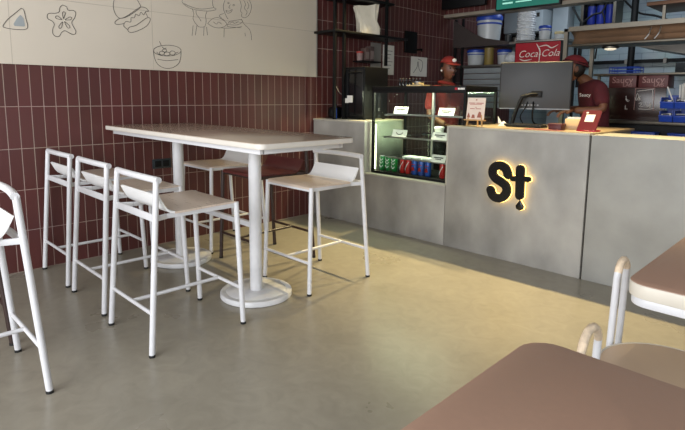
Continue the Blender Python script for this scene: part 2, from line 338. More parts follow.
# mural panel with its drawings
mur = thing('mural_panel', 'large cream wall panel with line drawings of food above the red tiles', 'mural', (WX, 1.0, 1.552))
obj('panel_board', MB().box(WX, WX + .016, -3.0, 3.962, 1.552, 3.3, .002), mat('cream_panel_paint', '#cfc5b6', .6, var=.03, scale=1.2), mur)
obj('edge_strip', MB().box(WX, WX + .02, 3.962, 3.977, 1.55, 3.3), mat('aluminium_strip', '#b9b5ac', .35, metal=.6), mur)
sm = MB()
for y in (1.015, 2.075): sm.box(WX + .0155, WX + .0167, y, y + .004, 1.555, 3.3)
sm.box(WX + .0155, WX + .0167, -2.9, 3.955, 2.04, 2.045)
obj('panel_seam', sm, mat('pale_seam', '#b5ab9d', .7), mur)
DRAW = {'rice_ball_drawing': [[(1.099, 1.95), (1.114, 1.94), (1.122, 1.884), (1.132, 1.831), (1.121, 1.807), (1.085, 1.799), (1.024, 1.799), (0.981, 1.806), (0.978, 1.82), (1.011, 1.867), (1.057, 1.911), (1.093, 1.947), (1.099, 1.95)]], 'fill': [[(1.092, 1.902), (1.108, 1.882), (1.114, 1.832), (1.109, 1.823), (1.047, 1.822), (1.042, 1.836), (1.063, 1.873), (1.087, 1.902)]], 'star_flower_drawing': [[(1.377, 2.009), (1.404, 1.999), (1.414, 1.975), (1.454, 1.977), (1.468, 1.958), (1.456, 1.92), (1.434, 1.886), (1.447, 1.851), (1.461, 1.821), (1.449, 1.797), (1.419, 1.801), (1.385, 1.819), (1.36, 1.806), (1.339, 1.774), (1.314, 1.772), (1.296, 1.79), (1.298, 1.826), (1.31, 1.858), (1.297, 1.882), (1.269, 1.895), (1.266, 1.92), (1.281, 1.936), (1.32, 1.941), (1.349, 1.954), (1.356, 1.986), (1.377, 2.009)], [(1.377, 1.908), (1.386, 1.929), (1.392, 1.952), (1.384, 1.961), (1.373, 1.951), (1.373, 1.928), (1.377, 1.908)], [(1.365, 1.9), (1.352, 1.914), (1.336, 1.924), (1.323, 1.918), (1.326, 1.905), (1.346, 1.9), (1.365, 1.9)], [(1.37, 1.884), (1.354, 1.867), (1.341, 1.846), (1.345, 1.833), (1.358, 1.839), (1.366, 1.862), (1.37, 1.884)], [(1.382, 1.887), (1.39, 1.864), (1.402, 1.843), (1.417, 1.843), (1.418, 1.858), (1.401, 1.874), (1.382, 1.887)], [(1.387, 1.9), (1.407, 1.901), (1.429, 1.906), (1.436, 1.92), (1.425, 1.926), (1.404, 1.914), (1.387, 1.9)]], 'burger_drawing': [[(1.776, 2.117), (1.761, 2.08), (1.757, 2.036), (1.765, 2.001), (1.781, 1.973), (1.81, 1.957), (1.864, 1.975), (1.929, 2.02), (1.981, 2.066), (1.971, 2.1), (1.949, 2.134)], [(1.81, 1.957), (1.841, 1.967), (1.889, 1.999), (1.937, 2.036), (1.981, 2.066), (2.026, 2.066), (2.052, 2.041), (2.025, 2.035), (2.007, 2.006), (1.984, 2.026), (1.967, 1.994), (1.94, 2.006), (1.926, 1.974), (1.898, 1.971), (1.894, 1.936), (1.855, 1.937), (1.839, 1.92), (1.808, 1.91), (1.77, 1.906), (1.764, 1.923), (1.787, 1.945), (1.81, 1.957)], [(1.839, 1.92), (1.835, 1.895), (1.867, 1.871)], [(2.024, 2.029), (2.042, 1.991)], [(1.867, 1.871), (1.884, 1.895), (1.94, 1.915), (2.022, 1.977), (2.055, 1.988), (2.062, 1.966), (2.028, 1.916), (1.953, 1.871), (1.897, 1.851), (1.871, 1.859), (1.867, 1.871)]], 'bowl_drawing': [[(2.338, 1.733), (2.333, 1.721), (2.319, 1.709), (2.298, 1.698), (2.27, 1.688), (2.239, 1.682), (2.205, 1.678), (2.172, 1.678), (2.142, 1.681), (2.116, 1.687), (2.097, 1.695), (2.085, 1.705), (2.081, 1.716), (2.086, 1.729), (2.099, 1.74), (2.119, 1.751), (2.145, 1.76), (2.176, 1.767), (2.209, 1.771), (2.242, 1.772), (2.273, 1.77), (2.3, 1.764), (2.321, 1.756), (2.334, 1.745), (2.338, 1.733)], [(2.081, 1.712), (2.087, 1.657), (2.114, 1.603), (2.172, 1.573), (2.242, 1.576), (2.305, 1.613), (2.33, 1.663), (2.338, 1.729)], [(2.115, 1.646), (2.2, 1.638), (2.306, 1.653)], [(2.138, 1.799), (2.154, 1.762)], [(2.18, 1.702), (2.177, 1.694), (2.168, 1.688), (2.156, 1.685), (2.144, 1.686), (2.136, 1.692), (2.133, 1.699), (2.136, 1.707), (2.145, 1.714), (2.157, 1.717), (2.169, 1.715), (2.178, 1.71), (2.18, 1.702)], [(2.23, 1.697), (2.226, 1.689), (2.216, 1.683), (2.202, 1.68), (2.188, 1.681), (2.178, 1.686), (2.175, 1.694), (2.179, 1.702), (2.189, 1.709), (2.203, 1.712), (2.217, 1.711), (2.227, 1.705), (2.23, 1.697)], [(2.282, 1.709), (2.278, 1.7), (2.268, 1.692), (2.255, 1.689), (2.242, 1.691), (2.232, 1.697), (2.229, 1.705), (2.233, 1.714), (2.243, 1.722), (2.256, 1.725), (2.269, 1.723), (2.278, 1.717), (2.282, 1.709)], [(2.202, 1.724), (2.199, 1.718), (2.191, 1.713), (2.181, 1.71), (2.171, 1.711), (2.163, 1.716), (2.161, 1.722), (2.164, 1.728), (2.171, 1.733), (2.182, 1.736), (2.192, 1.735), (2.199, 1.731), (2.202, 1.724)], [(2.109, 1.706), (2.129, 1.688), (2.149, 1.683)], [(2.272, 1.697), (2.291, 1.711), (2.31, 1.719)], [(2.159, 1.756), (2.178, 1.739), (2.199, 1.747)]], 'waiter_drawing': [[(2.375, 2.185), (2.362, 2.158), (2.398, 2.128), (2.455, 2.109), (2.527, 2.105), (2.617, 2.108), (2.694, 2.127), (2.705, 2.142), (2.679, 2.149), (2.668, 2.2), (2.675, 2.227)], [(2.378, 2.148), (2.455, 2.125), (2.557, 2.119), (2.679, 2.147)], [(2.462, 2.108), (2.475, 2.067), (2.466, 2.021), (2.501, 1.973), (2.53, 1.957), (2.583, 1.968), (2.599, 2.022), (2.593, 2.061), (2.609, 2.102)], [(2.498, 2.102), (2.5, 2.07), (2.525, 2.04), (2.547, 2.01)], [(2.501, 1.967), (2.484, 1.881)], [(2.464, 1.963), (2.451, 1.872)], [(2.575, 1.961), (2.568, 1.882)], [(2.601, 1.964), (2.608, 1.892)], [(2.807, 2.239), (2.787, 2.189), (2.786, 2.149), (2.801, 2.11), (2.822, 2.073), (2.835, 2.063)], [(2.851, 2.21), (2.849, 2.207), (2.844, 2.204), (2.838, 2.204), (2.833, 2.205), (2.832, 2.208), (2.834, 2.211), (2.838, 2.214), (2.844, 2.215), (2.849, 2.213), (2.851, 2.21)], [(2.909, 2.198), (2.907, 2.193), (2.902, 2.19), (2.896, 2.189), (2.891, 2.191), (2.89, 2.195), (2.892, 2.199), (2.897, 2.202), (2.903, 2.203), (2.907, 2.201), (2.909, 2.198)], [(2.812, 2.139), (2.844, 2.134), (2.882, 2.155), (2.865, 2.126), (2.828, 2.114), (2.812, 2.139)], [(2.862, 2.198), (2.845, 2.167), (2.861, 2.163)], [(2.967, 2.261), (2.986, 2.2), (2.975, 2.151), (2.994, 2.133), (2.984, 2.104), (3.026, 2.092), (3.078, 2.131), (3.105, 2.201), (3.089, 2.254), (3.063, 2.273)], [(3.012, 2.258), (3.037, 2.22), (3.019, 2.184), (3.052, 2.153), (3.035, 2.116)], [(3.054, 2.25), (3.074, 2.211), (3.056, 2.178)], [(2.825, 2.008), (2.854, 2.041), (2.916, 2.056), (2.98, 2.07), (2.993, 2.05), (2.935, 2.016), (2.825, 2.008)], [(2.85, 2.021), (2.883, 2.038), (2.907, 2.027), (2.949, 2.051)], [(2.825, 2.005), (2.833, 1.989), (2.948, 1.993), (2.981, 1.993)], [(2.614, 1.998), (2.661, 2.042), (2.723, 2.062), (2.786, 2.042), (2.817, 2.007), (2.753, 1.971), (2.674, 1.971), (2.614, 1.998)], [(2.676, 2.017), (2.706, 2.0), (2.73, 2.023), (2.761, 2.006)], [(2.788, 2.106), (2.74, 2.085), (2.752, 2.068), (2.794, 2.043)], [(2.983, 2.076), (3.016, 2.031), (3.075, 1.988), (3.097, 1.934), (3.099, 1.885)], [(3.023, 1.949), (3.028, 1.917)], [(2.789, 1.968), (2.784, 1.887)], [(2.745, 1.971), (2.833, 1.975), (2.948, 1.996), (2.99, 2.008)]]}
XM = WX + .017
for k, strokes in DRAW.items():
    mb = MB()
    if k == 'fill': continue
    for s in strokes:
        mb.tube([(XM, y, z) for y, z in smooth_path([Vector((p[0], p[1], 0)).to_2d() for p in s], 3)] if False else [(XM, p.x, p.y) for p in smooth_path([(a, b, 0) for a, b in s], 3)], (.0022 if k != 'waiter_drawing' else .0017), 5)
    d = obj(k, mb, M_ink, mur)
    if k == 'rice_ball_drawing':
        obj('seaweed_fill', MB().prism([(XM, a, b) for a, b in DRAW['fill'][0]], (.0012, 0, 0)), M_inkgrey, d, 'grey triangle inside the rice ball')

# dark blue-black socket plate on the tiles behind the bar table
sk = thing('wall_socket', 'small dark socket plate on the red tiles behind the bar table', 'socket', (WX, 2.12, .69))
obj('plate', MB().box(WX, WX + .012, 2.035, 2.21, .69, .775, .004), mat('dark_slate_plastic', '#222a2e', .4), sk)
obj('socket_insert', MB().box(WX + .011, WX + .016, 2.055, 2.115, .705, .76, .003).box(WX + .011, WX + .016, 2.13, 2.19, .705, .76, .003), M_black, sk)

# ------------------------------------------------------------------ counters
YF = 3.93
lb = thing('concrete_counter', 'tall grey concrete counter block left of the display case against the tiles', 'counter', (-4.0, 4.3, 0))
obj('body', MB().box(-4.40, -3.616, YF, 4.60, 0, 1.072, .004), M_concrete, lb)
obj('top_slab', MB().box(-4.405, -3.612, YF - .006, 4.61, 1.072, 1.092, .003), M_counteredge, lb)
pl = thing('concrete_counter', 'low grey concrete plinth carrying the glass display case', 'counter', (-3.1, 4.3, 0))
obj('body', MB().box(-3.614, -2.622, YF, 4.56, 0, .545, .004), M_concrete, pl)
obj('ledge', MB().box(-3.611, -2.622, YF - .004, 4.56, .545, .562, .003), M_counteredge, pl, 'pale ledge lit by the case')
sc_ = thing('concrete_counter', 'grey concrete counter front carrying the glowing St sign', 'counter', (-2.0, 4.3, 0))
obj('body', MB().box(-2.618, -1.405, YF, YF + .055, 0, 1.075, .004).box(-1.46, -1.405, YF + .05, 4.87, 0, 1.075, .004).box(-2.47, -1.46, 4.80, 4.87, 0, 1.075, .004), M_concrete, sc_)
obj('edge_trim', MB().box(-2.622, -2.606, YF - .004, YF + .055, .56, 1.093, .002).box(-2.606, -1.405, YF - .004, YF + .012, 1.075, 1.093, .002), M_counteredge, sc_, 'pale edge along the left and top of the front')
solo('counter_worktop', MB().prism([(-2.604, YF + .013, 1.0755), (-1.385, YF + .013, 1.0755), (-1.385, 4.89, 1.0755), (-2.478, 4.89, 1.0755), (-2.478, YF + .062, 1.0755), (-2.604, YF + .062, 1.0755)], (0, 0, .0225), .002), M_woodtop, 'pale wood worktop lying on the counter with the St sign', 'worktop')
rc = thing('concrete_counter', 'long plain grey concrete counter at the right behind the dining table', 'counter', (0.2, 4.2, 0))
obj('body', MB().box(-1.392, 1.6, YF + .004, 4.3, 0, 1.085, .004), M_concrete2, rc)

# the St sign
sg = thing('logo_sign', 'black St letters with a drop, glowing warm yellow around the edges', 'sign', (-2.0, YF, .45))
S = smooth_path([(-1.998, .728, 0), (-2.022, .778, 0), (-2.073, .798, 0), (-2.122, .776, 0), (-2.136, .733, 0), (-2.112, .692, 0), (-2.061, .667, 0), (-2.016, .640, 0), (-2.002, .594, 0), (-2.027, .547, 0), (-2.074, .527, 0), (-2.122, .540, 0), (-2.146, .585, 0)], 5)
S = [(p.x, p.y) for p in S]
T = [(-1.896, .785), (-1.893, .70), (-1.890, .575)]; B = [(-1.955, .705), (-1.825, .713)]
DR = [(-1.884, .540), (-1.868, .515), (-1.851, .490), (-1.856, .465), (-1.884, .455), (-1.912, .465), (-1.917, .490), (-1.900, .515)]
for nm, paths, rad in (('letter_s', [S], .036), ('letter_t', [T, B], None)):
    mb = MB(); hb = MB()
    for i, p in enumerate(paths):
        r = rad or (.036, .022)[i]; dy = i * .004
        stroke(mb, p, r, YF - .052 - dy, YF - .030); stroke(hb, p, r + .0025, YF - .029, YF - .022 + i * .001)
    a = obj(nm, mb, M_blackgloss, sg); obj('halo_light', hb, M_haloyellow, a, 'warm yellow light behind the letter')
mb = MB().prism([(x, YF - .052, z) for x, z in DR], (0, .022, 0), .003)
a = obj('drop', mb, M_blackgloss, sg)
obj('halo_light', MB().prism([(-1.884 + (x + 1.884) * 1.07, YF - .029, .497 + (z - .497) * 1.07) for x, z in DR], (0, .007, 0)), M_haloyellow, a, 'warm yellow light behind the drop')
for x, z in ((-2.06, .665), (-1.89, .66), (-1.884, .49)): obj('standoff', MB().box(x - .009, x + .009, YF - .03, YF, z - .009, z + .009), M_black, sg)

# ------------------------------------------------------------------ bar stools
def make_stool(white=True):
    fm, stm, lpm = (M_white, M_seat, M_lip) if white else (M_darkleg, M_maroon, M_maroon)
    t = thing('bar_stool', 'x', 'bar stool')
    bb, bt, fb, ft = (.266, -.285), (.244, -.216), (.250, .285), (.238, .258)
    for sx in (-1, 1):
        top = Vector((sx * bt[0], bt[1], .915)); bot = Vector((sx * bb[0], bb[1], .012))
        l = obj('leg', MB().tube([bot, bot.lerp(top, .5), top], .0155, 14), fm, t)
        obj('foot_cap', MB().lathe([(.0165, 0), (.0165, .014)], (bot.x, bot.y, 0), 14), M_rubber, l)
        top = Vector((sx * ft[0], ft[1], .738)); bot = Vector((sx * fb[0], fb[1], .012))
        l = obj('leg', MB().tube([bot, bot.lerp(top, .5), top], .0155, 14), fm, t)
        obj('foot_cap', MB().lathe([(.0165, 0), (.0165, .014)], (bot.x, bot.y, 0), 14), M_rubber, l)
    obj('back_bar', MB().tube(smooth_path([(-.257, -.209, .915), (-.14, -.222, .918), (0, -.227, .919), (.14, -.222, .918), (.257, -.209, .915)], 4), .0175, 14), fm, t)
    f = MB()
    for sx in (-1, 1): f.bar((sx * .243, -.236, .716), (sx * .205, -.15, .714), .012, .028, .003).bar((sx * .205, -.15, .714), (sx * .238, .262, .722), .012, .026, .003)
    f.bar((-.252, -.228, .717), (.252, -.228, .717), .012, .038, .003).bar((-.245, .258, .722), (.245, .258, .722), .012, .026, .003)
    obj('seat_frame', f, fm, t)
    flat = [(.270, .726), (.265, .738), (.245, .745), (.10, .744), (-.03, .740), (-.112, .739)]
    obj('seat', MB().sheet(flat[::-1], -.241, .241, .011), stm, t)
    lip = [(-.113, .739), (-.136, .744), (-.154, .756), (-.169, .776), (-.184, .805), (-.197, .832)]
    obj('lumbar_lip', MB().sheet(lip[::-1], -.232, .232, .011), lpm, t, 'upturned rear of the seat, white behind, caught light painted on its front' if white else None)
    z = .222; yb = -.285 + .078 * z / .915; yf = .285 - .023 * z / .73; 
    obj('rear_stretcher', MB().tube([(-.262, yb, z), (.262, yb, z)], .0105, 10), fm, t)
    obj('front_stretcher', MB().tube([(-.245, yf, z), (.245, yf, z)], .0105, 10), fm, t)
    obj('middle_stretcher', MB().tube([(0, yb, z), (0, yf, z)], .0105, 10), fm, t)
    return t
st_w = make_stool(True); st_m = make_stool(False)
stools = [(st_w, -4.096, 1.408, 0, 'white bar stool nearest the tiled wall on the mural side of the bar table'),
          (st_w, -3.441, 1.408, 0, 'white bar stool in the middle of the three in front of the bar table'),
          (st_w, -2.747, 1.388, 0, 'white bar stool with pale seat, nearest the camera of the three at the bar table'),
          (st_w, -2.800, 2.528, math.pi, 'white bar stool by the counter, across the bar table at its right end'),
          (st_m, -3.430, 2.545, math.pi, 'maroon bar stool with dark legs behind the bar table'),
          (st_w, -4.085, 2.545, math.pi, 'white bar stool behind the bar table, beside the tiles and left of the maroon one'),
          (st_w, -2.757, .340, math.pi, 'white bar stool cut off by the left edge of the photo'),
          (st_m, -3.395, .340, math.pi, 'maroon bar stool with dark legs behind the white one at the far left')]
used = set()
for src, x, y, rz, lab in stools:
    o = src if src.name not in used else copy_tree(src)
    used.add(src.name); o.location = (x, y, 0); o.rotation_euler = (0, 0, rz); o['label'] = lab; o['group'] = 'bar stools around the high tables'

# ------------------------------------------------------------------ bar table
TY = 2.0
bt_ = thing('bar_table', 'long white high table with rounded corners and two round pole bases', 'table', (-3.32, TY, 0))
obj('table_edge', slab(MB(), -4.395, -2.25, 1.63, 2.37, 1.057, 1.0875, .05), M_edge, bt_, 'pale rounded edge band')
obj('tabletop', slab(MB(), -4.3935, -2.2515, 1.6315, 2.3685, 1.0873, 1.090, .05, .001), M_tabletop, bt_, 'glossy taupe top surface')
obj('apron', MB().box(-4.33, -2.32, 1.68, 1.71, 1.024, 1.057, .002).box(-4.33, -2.32, 2.29, 2.32, 1.024, 1.057, .002).box(-4.33, -4.30, 1.70, 2.30, 1.024, 1.057, .002).box(-2.35, -2.32, 1.70, 2.30, 1.024, 1.057, .002).box(-4.31, -2.34, 1.70, 2.30, 1.04, 1.057), M_white, bt_)
for x in (-3.865, -2.82):
    p = obj('pole', MB().lathe([(.042, .03), (.042, 1.04)], (x, TY, 0), 24), M_whitepole, bt_)
    obj('base_disc', MB().lathe([(.236, .0), (.241, .004), (.241, .030), (.236, .036), (.206, .038), (.203, .037), (.20, .039), (.05, .041)], (x, TY, 0), 48), M_whitepole, bt_)
obj('cross_beam', MB().bar((-3.865, TY, .48), (-2.82, TY, .48), .03, .036, .003), M_white, bt_)

# ------------------------------------------------------------------ dining tables at the right
def dining(lab, x0, x1, y0, y1, r):
    t = thing('dining_table', lab, 'table', ((x0 + x1) / 2, (y0 + y1) / 2, 0), 'pink-brown dining tables')
    obj('table_edge', slab(MB(), x0, x1, y0, y1, .702, .7485, r), M_pinkedge, t, 'pale grey edge band')
    obj('tabletop', slab(MB(), x0 + .0012, x1 - .0012, y0 + .0012, y1 - .0012, .7484, .7505, r, .0008), M_pinktop, t, 'pink-brown top surface')
    f = slab(MB(), x0 + .008, x1 - .008, y0 + .008, y1 - .008, .672, .702, r - .006)
    obj('apron', f, M_white, t)
    obj('pole', MB().lathe([(.035, .03), (.035, .672)], ((x0 + x1) / 2 + .1, (y0 + y1) / 2, 0), 20), M_whitepole, t)
    obj('base_disc', MB().lathe([(.20, 0), (.205, .004), (.205, .028), (.20, .034), (.04, .036)], ((x0 + x1) / 2 + .1, (y0 + y1) / 2, 0), 40), M_whitepole, t)
dining('pink-brown dining table in the foreground, cut off by the bottom edge of the photo', -.54, .30, .42, 1.228, .075)
dining('pink-brown dining table with white edge at the right edge of the photo', -.512, .32, 1.835, 2.80, .07)

# tube chair between them
tc_ = thing('tube_chair', 'white tubular chair with round seat between the two pink-brown tables', 'chair', (-.37, 1.86, 0))
pr = [(.205, 0), (.212, .006), (.212, .014), (.205, .02), (.02, .018)]
obj('seat', MB().lathe(pr, (-.372, 1.905, .436), 40), mat('beige_seat_board', '#c0a78e', .4, var=.04), tc_)
obj('seat_rim', MB().tube([(-.372 + .212 * math.cos(a * math.pi / 24), 1.905 + .212 * math.sin(a * math.pi / 24), .450) for a in range(48)], .006, 8, closed=True), M_edge, tc_, 'cream rim around the seat')
def hoop(top, dy, z1, lean, ztop=None):
    x, y = top
    def P(sy, z): k = (z1 - z); return (x - lean[0] * k, y + sy * dy - lean[1] * k, z)
    pts = [P(-1, .0), P(-1, .3), P(-1, z1 - dy * 1.1)] + [(x, y + dy * math.cos(a), z1 - dy * 1.1 + dy * 1.1 * math.sin(a)) for a in [math.pi * (1 - k / 10) for k in range(1, 10)]] + [P(1, z1 - dy * 1.1), P(1, .3), P(1, 0)]
    return pts
for (top, dy, z1, lean) in (((-.575, 2.03), .05, .765, (.05, -.10)), ((-.535, 1.63), .075, .645, (.02, .02))):
    pts = hoop(top, dy, z1, lean)
    h = obj('hoop_leg', MB().tube(pts, .0125, 12), M_white, tc_)
    mid = pts[3:12]
    obj('worn_bend', MB().tube(mid, .0132, 12), M_worn, h, 'worn cream paint at the bend')
obj('seat_brace', MB().tube([(-.575, 1.97, .43), (-.372, 1.905, .43), (-.55, 1.70, .43)], .009, 8).tube([(-.372, 1.905, .43), (-.20, 1.95, .43), (-.19, 1.95, 0)], .0105, 8).tube([(-.372, 1.905, .43), (-.22, 1.76, .43), (-.21, 1.75, 0)], .0105, 8), M_white, tc_)
# ------------------------------------------------------------------ display case
X0, X1, XM_, Y0, Y1, ZB, ZT = -3.582, -2.488, -2.505, 4.00, 4.545, .5635, 1.445
dc = thing('display_case', 'black framed glass display case holding cans in the counter recess', 'display case', (-2.8, 4.26, ZB))
obj('base_deck', MB().box(X0, X1, Y0, Y1, ZB, ZB + .022, .002), M_black, dc)
obj('top_hood', MB().box(X0, X1, Y0 - .005, Y1, ZT - .05, ZT, .003), M_black, dc)
for x in (X0, X1 - .024): obj('frame_post', MB().box(x, x + .024, Y0, Y0 + .024, ZB + .02, ZT - .05), M_black, dc)
for x in (X0, X1 - .022): obj('frame_post', MB().box(x, x + .024, Y1 - .024, Y1, ZB + .02, ZT - .05), M_black, dc)
for nm, loc, tgt, sx, sy, pw in (('case_light', ((X0 + X1) / 2, Y0 + .05, ZT - .052), ((X0 + X1) / 2, Y0 + .20, ZB), X1 - X0 - .1, .03, 9.0), ('case_end_fill', (X0 + .42, Y0 + .27, ZT - .13), (X0 - .03, Y0 + .25, .85), .08, .40, 5.5)):  # the second lamp is added, without fixture, to brighten the block's inner face
    area(nm, loc, tgt, sx, sy, pw, (.98, 1.0, .70))
obj('glass_pane', MB().box(X0 + .024, X1 - .024, Y0 + .008, Y0 + .014, ZB + .022, ZT - .05), M_glass, dc)
obj('glass_pane', MB().box(X1 - .012, X1 - .006, Y0 + .024, Y1 - .024, ZB + .022, ZT - .05), M_glass, dc)
obj('glass_pane', MB().box(X0 + .008, X0 + .014, Y0 + .024, Y1 - .024, ZB + .022, ZT - .05), M_glass, dc)
obj('sliding_door', MB().box(X0 + .03, -3.0, Y1 - .014, Y1 - .008, ZB + .022, ZT - .05), M_glass, dc)
obj('sliding_door', MB().box(-3.06, X1 - .022, Y1 - .022, Y1 - .016, ZB + .022, ZT - .05), M_glass, dc)
obj('rear_post', MB().box(-3.21, -3.185, Y1 - .03, Y1 - .006, ZB + .02, ZT - .05), M_alu, dc, 'pale vertical post at the back')
for z, ya in ((1.172, 4.06), (.945, 4.06), (.735, 4.08)):
    s = obj('glass_shelf', MB().box(X0 + .10, X1 - .03, ya, Y1 - .04, z - .006, z), M_glass, dc)
    obj('front_rail', MB().box(X0 + .16, X1 - .03, ya - .008, ya, z - .012, z + .004), M_alu, s)
    obj('shelf_bracket', MB().box(X0 + .10, X0 + .125, ya + .02, Y1 - .05, z - .02, z - .006).box(X1 - .06, X1 - .03, ya + .02, Y1 - .05, z - .02, z - .006), M_alu, s)
obj('hood_lip', MB().box(X0, X1, Y0 - .003, Y0 + .004, ZT - .064, ZT - .05), M_black, dc)
obj('led_strip', MB().box(X0 + .03, X1 - .03, Y0 + .028, Y0 + .036, ZT - .054, ZT - .05), M_led, dc, 'warm white light strip under the hood')
obj('led_strip', MB().box(X0 - .004, X0, Y0 + .06, Y0 + .075, ZB + .03, 1.06), M_led, dc, 'warm white light strip on the outer side of the left post')
obj('badge', MB().box(-2.60, -2.575, Y0 - .007, Y0 - .004, ZT - .036, ZT - .016), M_red, dc, 'red square badge')
bl_ = MB()
for k in range(5): bl_.box(-2.568 + k * .014, -2.558 + k * .014, Y0 - .007, Y0 - .0045, ZT - .034, ZT - .018)
obj('badge_lettering', bl_, M_cardwhite, dc, 'small white marks beside the red badge')
# price cards
for k, (x, z, w_, lab) in enumerate([(-3.25, 1.176, .17, 'white price card with black print on the upper glass shelf at its left end'),
        (-2.72, 1.176, .17, 'white price card with black print on the upper glass shelf at its right end'),
        (-3.262, .949, .18, 'white price card with a black arc on the middle glass shelf, left one'),
        (-2.785, .949, .17, 'white price card with black print on the middle glass shelf, right one'),
        (-2.79, .739, .16, 'white price card at the right end of the lowest glass shelf')]):
    t = thing('price_card', lab, 'price card', (x, 4.05, z), 'price cards in the display case')
    M = Matrix.Translation((x, 4.045, z)) @ Matrix.Rotation(-.32, 4, 'X')
    obj('card', MB().box(-w_ / 2, w_ / 2, -.002, .0015, 0, .072, M=M), M_cardwhite, t)
    p = MB().box(-w_ * .33, w_ * .33, -.0032, -.0018, .040, .050, M=M).box(-w_ * .2, w_ * .2, -.0032, -.0018, .026, .033, M=M)
    if k == 2: p = MB().tube([(w_ * .22 * math.cos(a), -.002, .045 - .02 * math.sin(a)) for a in [math.pi * j / 8 for j in range(9)]], .004, 6, M=M)
    obj('print', p, M_ink, t)
# white samples on the low shelf
for k in range(3):
    x = -3.20 + k * .12
    solo('paper_tray', MB().prism([(x - .055, 4.10, .737), (x + .055, 4.10, .737), (x + .05, 4.22, .737), (x - .05, 4.22, .737)], (0, 0, .018), .004), M_cardwhite,
         ['flat white paper tray on the lowest glass shelf above the first red cans', 'flat white paper tray in the middle of the lowest glass shelf', 'flat white paper tray on the lowest glass shelf above the blue cans'][k], 'tray', 'paper trays on the lowest shelf')
pc = thing('paper_cup', 'small white lidded cup between the middle and upper case shelves', 'cup', (-2.96, 4.30, .95))
obj('body', MB().lathe([(.035, .001), (.046, .09), (.047, .092)], (-2.96, 4.30, .948), 20), M_cardwhite, pc)
obj('lid', MB().lathe([(.049, .092), (.049, .10), (.042, .108), (.03, .109)], (-2.96, 4.30, .948), 20), M_cardwhite, pc)
# cans
def can(x, y, body, band, lab, r=.029, h=.150):
    t = thing('drink_can', lab, 'can', (x, y, ZB + .0225), 'drink cans in the display case')
    z = ZB + .0225
    obj('body', MB().lathe([(r * .78, 0), (r, .012), (r, h - .016), (r * .86, h - .004)], (x, y, z), 18), body, t)
    obj('lid', MB().lathe([(r * .87, h - .005), (r * .87, h), (r * .80, h), (r * .78, h - .003)], (x, y, z), 18), M_alu, t)
    b = MB(); pts = [(r * 1.012 * math.cos(a), r * 1.012 * math.sin(a)) for a in [math.radians(-150 + 10 * k) for k in range(11)]]
    if band == 'wave':
        for zc in (.045, .085, .115): b.tube([(x + px, y + py, z + zc + .012 * math.sin(k * .7)) for k, (px, py) in enumerate(pts)], .004, 5)
    elif band == 'bull':
        b.prism([(x - .018, y - r * 1.04, z + .04), (x + .018, y - r * 1.04, z + .04), (x + .012, y - r * 1.04, z + .07), (x, y - r * 1.04, z + .082), (x - .014, y - r * 1.04, z + .066)], (0, .004, 0))
        b.tube([(x + px, y + py, z + .10) for px, py in pts], .004, 5)
    else:
        b.tube([(x + px, y + py, z + .03 + .0085 * k) for k, (px, py) in enumerate(pts)], .004, 5)
    obj('print', b, M_redcan if band == 'bull' else M_canwhite, t)
ys = 4.10
for k in range(3): can(-3.560 + .004 + .045 + k * .079, ys, M_greencan, 'wave', ['green drink can at the left end of the display case', 'middle one of the three green drink cans', 'green drink can next to the red ones'][k], .031)
for k in range(2): can(-3.245 + k * .070, ys, M_redcan, 'swirl', ['red drink can next to the green cans', 'red drink can touching the row of blue cans'][k])
for k in range(3): can(-3.095 + k * .080, ys, M_bluecan, 'bull', ['blue drink can with red print next to the red pair', 'middle one of the three blue drink cans', 'blue drink can at the right end of the three'][k], .031)
can(-2.77, ys, M_redcan, 'swirl', 'lone red drink can at the right end of the display case')

# things on the case and the left block
tr = thing('metal_tray', 'shallow bright tray with a small dish on top of the display case', 'tray', (-3.12, 4.15, ZT))
obj('tray', MB().box(-3.21, -3.03, 4.08, 4.22, ZT + .0005, ZT + .012, .004), mat('pale_gold_tray', '#d3bf94', .35, metal=.3), tr)
obj('dish', MB().lathe([(.05, .012), (.062, .034), (.064, .045), (.058, .045), (.04, .02)], (-3.12, 4.15, ZT), 20), M_alu, tr)
for k in range(7):
    x = -3.50 + k * .043
    b = thing('sauce_bottle', 'small dark bottle in the row on top of the display case', 'bottle', (x, 4.34, ZT), 'dark bottles on the display case')
    obj('body', MB().lathe([(.015, .0005), (.0165, .004), (.0165, .045), (.008, .06), (.008, .07)], (x, 4.34, ZT), 12), M_blackgloss, b)
    obj('cap', MB().lathe([(.0095, .07), (.0095, .085), (.007, .087)], (x, 4.34, ZT), 12), M_darkgrey, b)
ov = thing('oven', 'black box oven with dark glass door on the tall concrete block', 'oven', (-3.83, 4.5, 1.092))
obj('casing', MB().box(-4.14, -3.80, 4.12, 4.50, 1.105, 1.655, .008), M_black, ov)
d = obj('door', MB().box(-4.03, -3.81, 4.105, 4.12, 1.13, 1.63, .005), M_blackgloss, ov)
obj('handle', MB().tube([(-4.01, 4.105, 1.595), (-4.01, 4.09, 1.595), (-3.83, 4.09, 1.595), (-3.83, 4.105, 1.595)], .006, 8), M_black, d)
obj('control_panel', MB().box(-4.135, -4.035, 4.108, 4.12, 1.13, 1.63, .003), M_black, ov)
for x in (-4.11, -3.83):
    for y in (4.15, 4.47): obj('foot', MB().lathe([(.02, 0.0005), (.02, .014)], (x, y, 1.092), 10), M_rubber, ov)
nt_ = MB().box(-4.115, -4.02, 4.100, 4.1045, 1.27, 1.32).box(-4.04, -3.96, 4.0995, 4.104, 1.275, 1.35)
solo('notice_sheet', nt_, M_paper, 'small white notice stuck on the front of the black oven', 'notice')
bl = thing('blue_bottle', 'slim blue bottle beside the black oven on the concrete block', 'bottle', (-4.185, 4.06, 1.092))
obj('body', MB().lathe([(.020, .0005), (.022, .006), (.022, .10), (.012, .125)], (-4.185, 4.06, 1.092), 14), M_blue, bl)
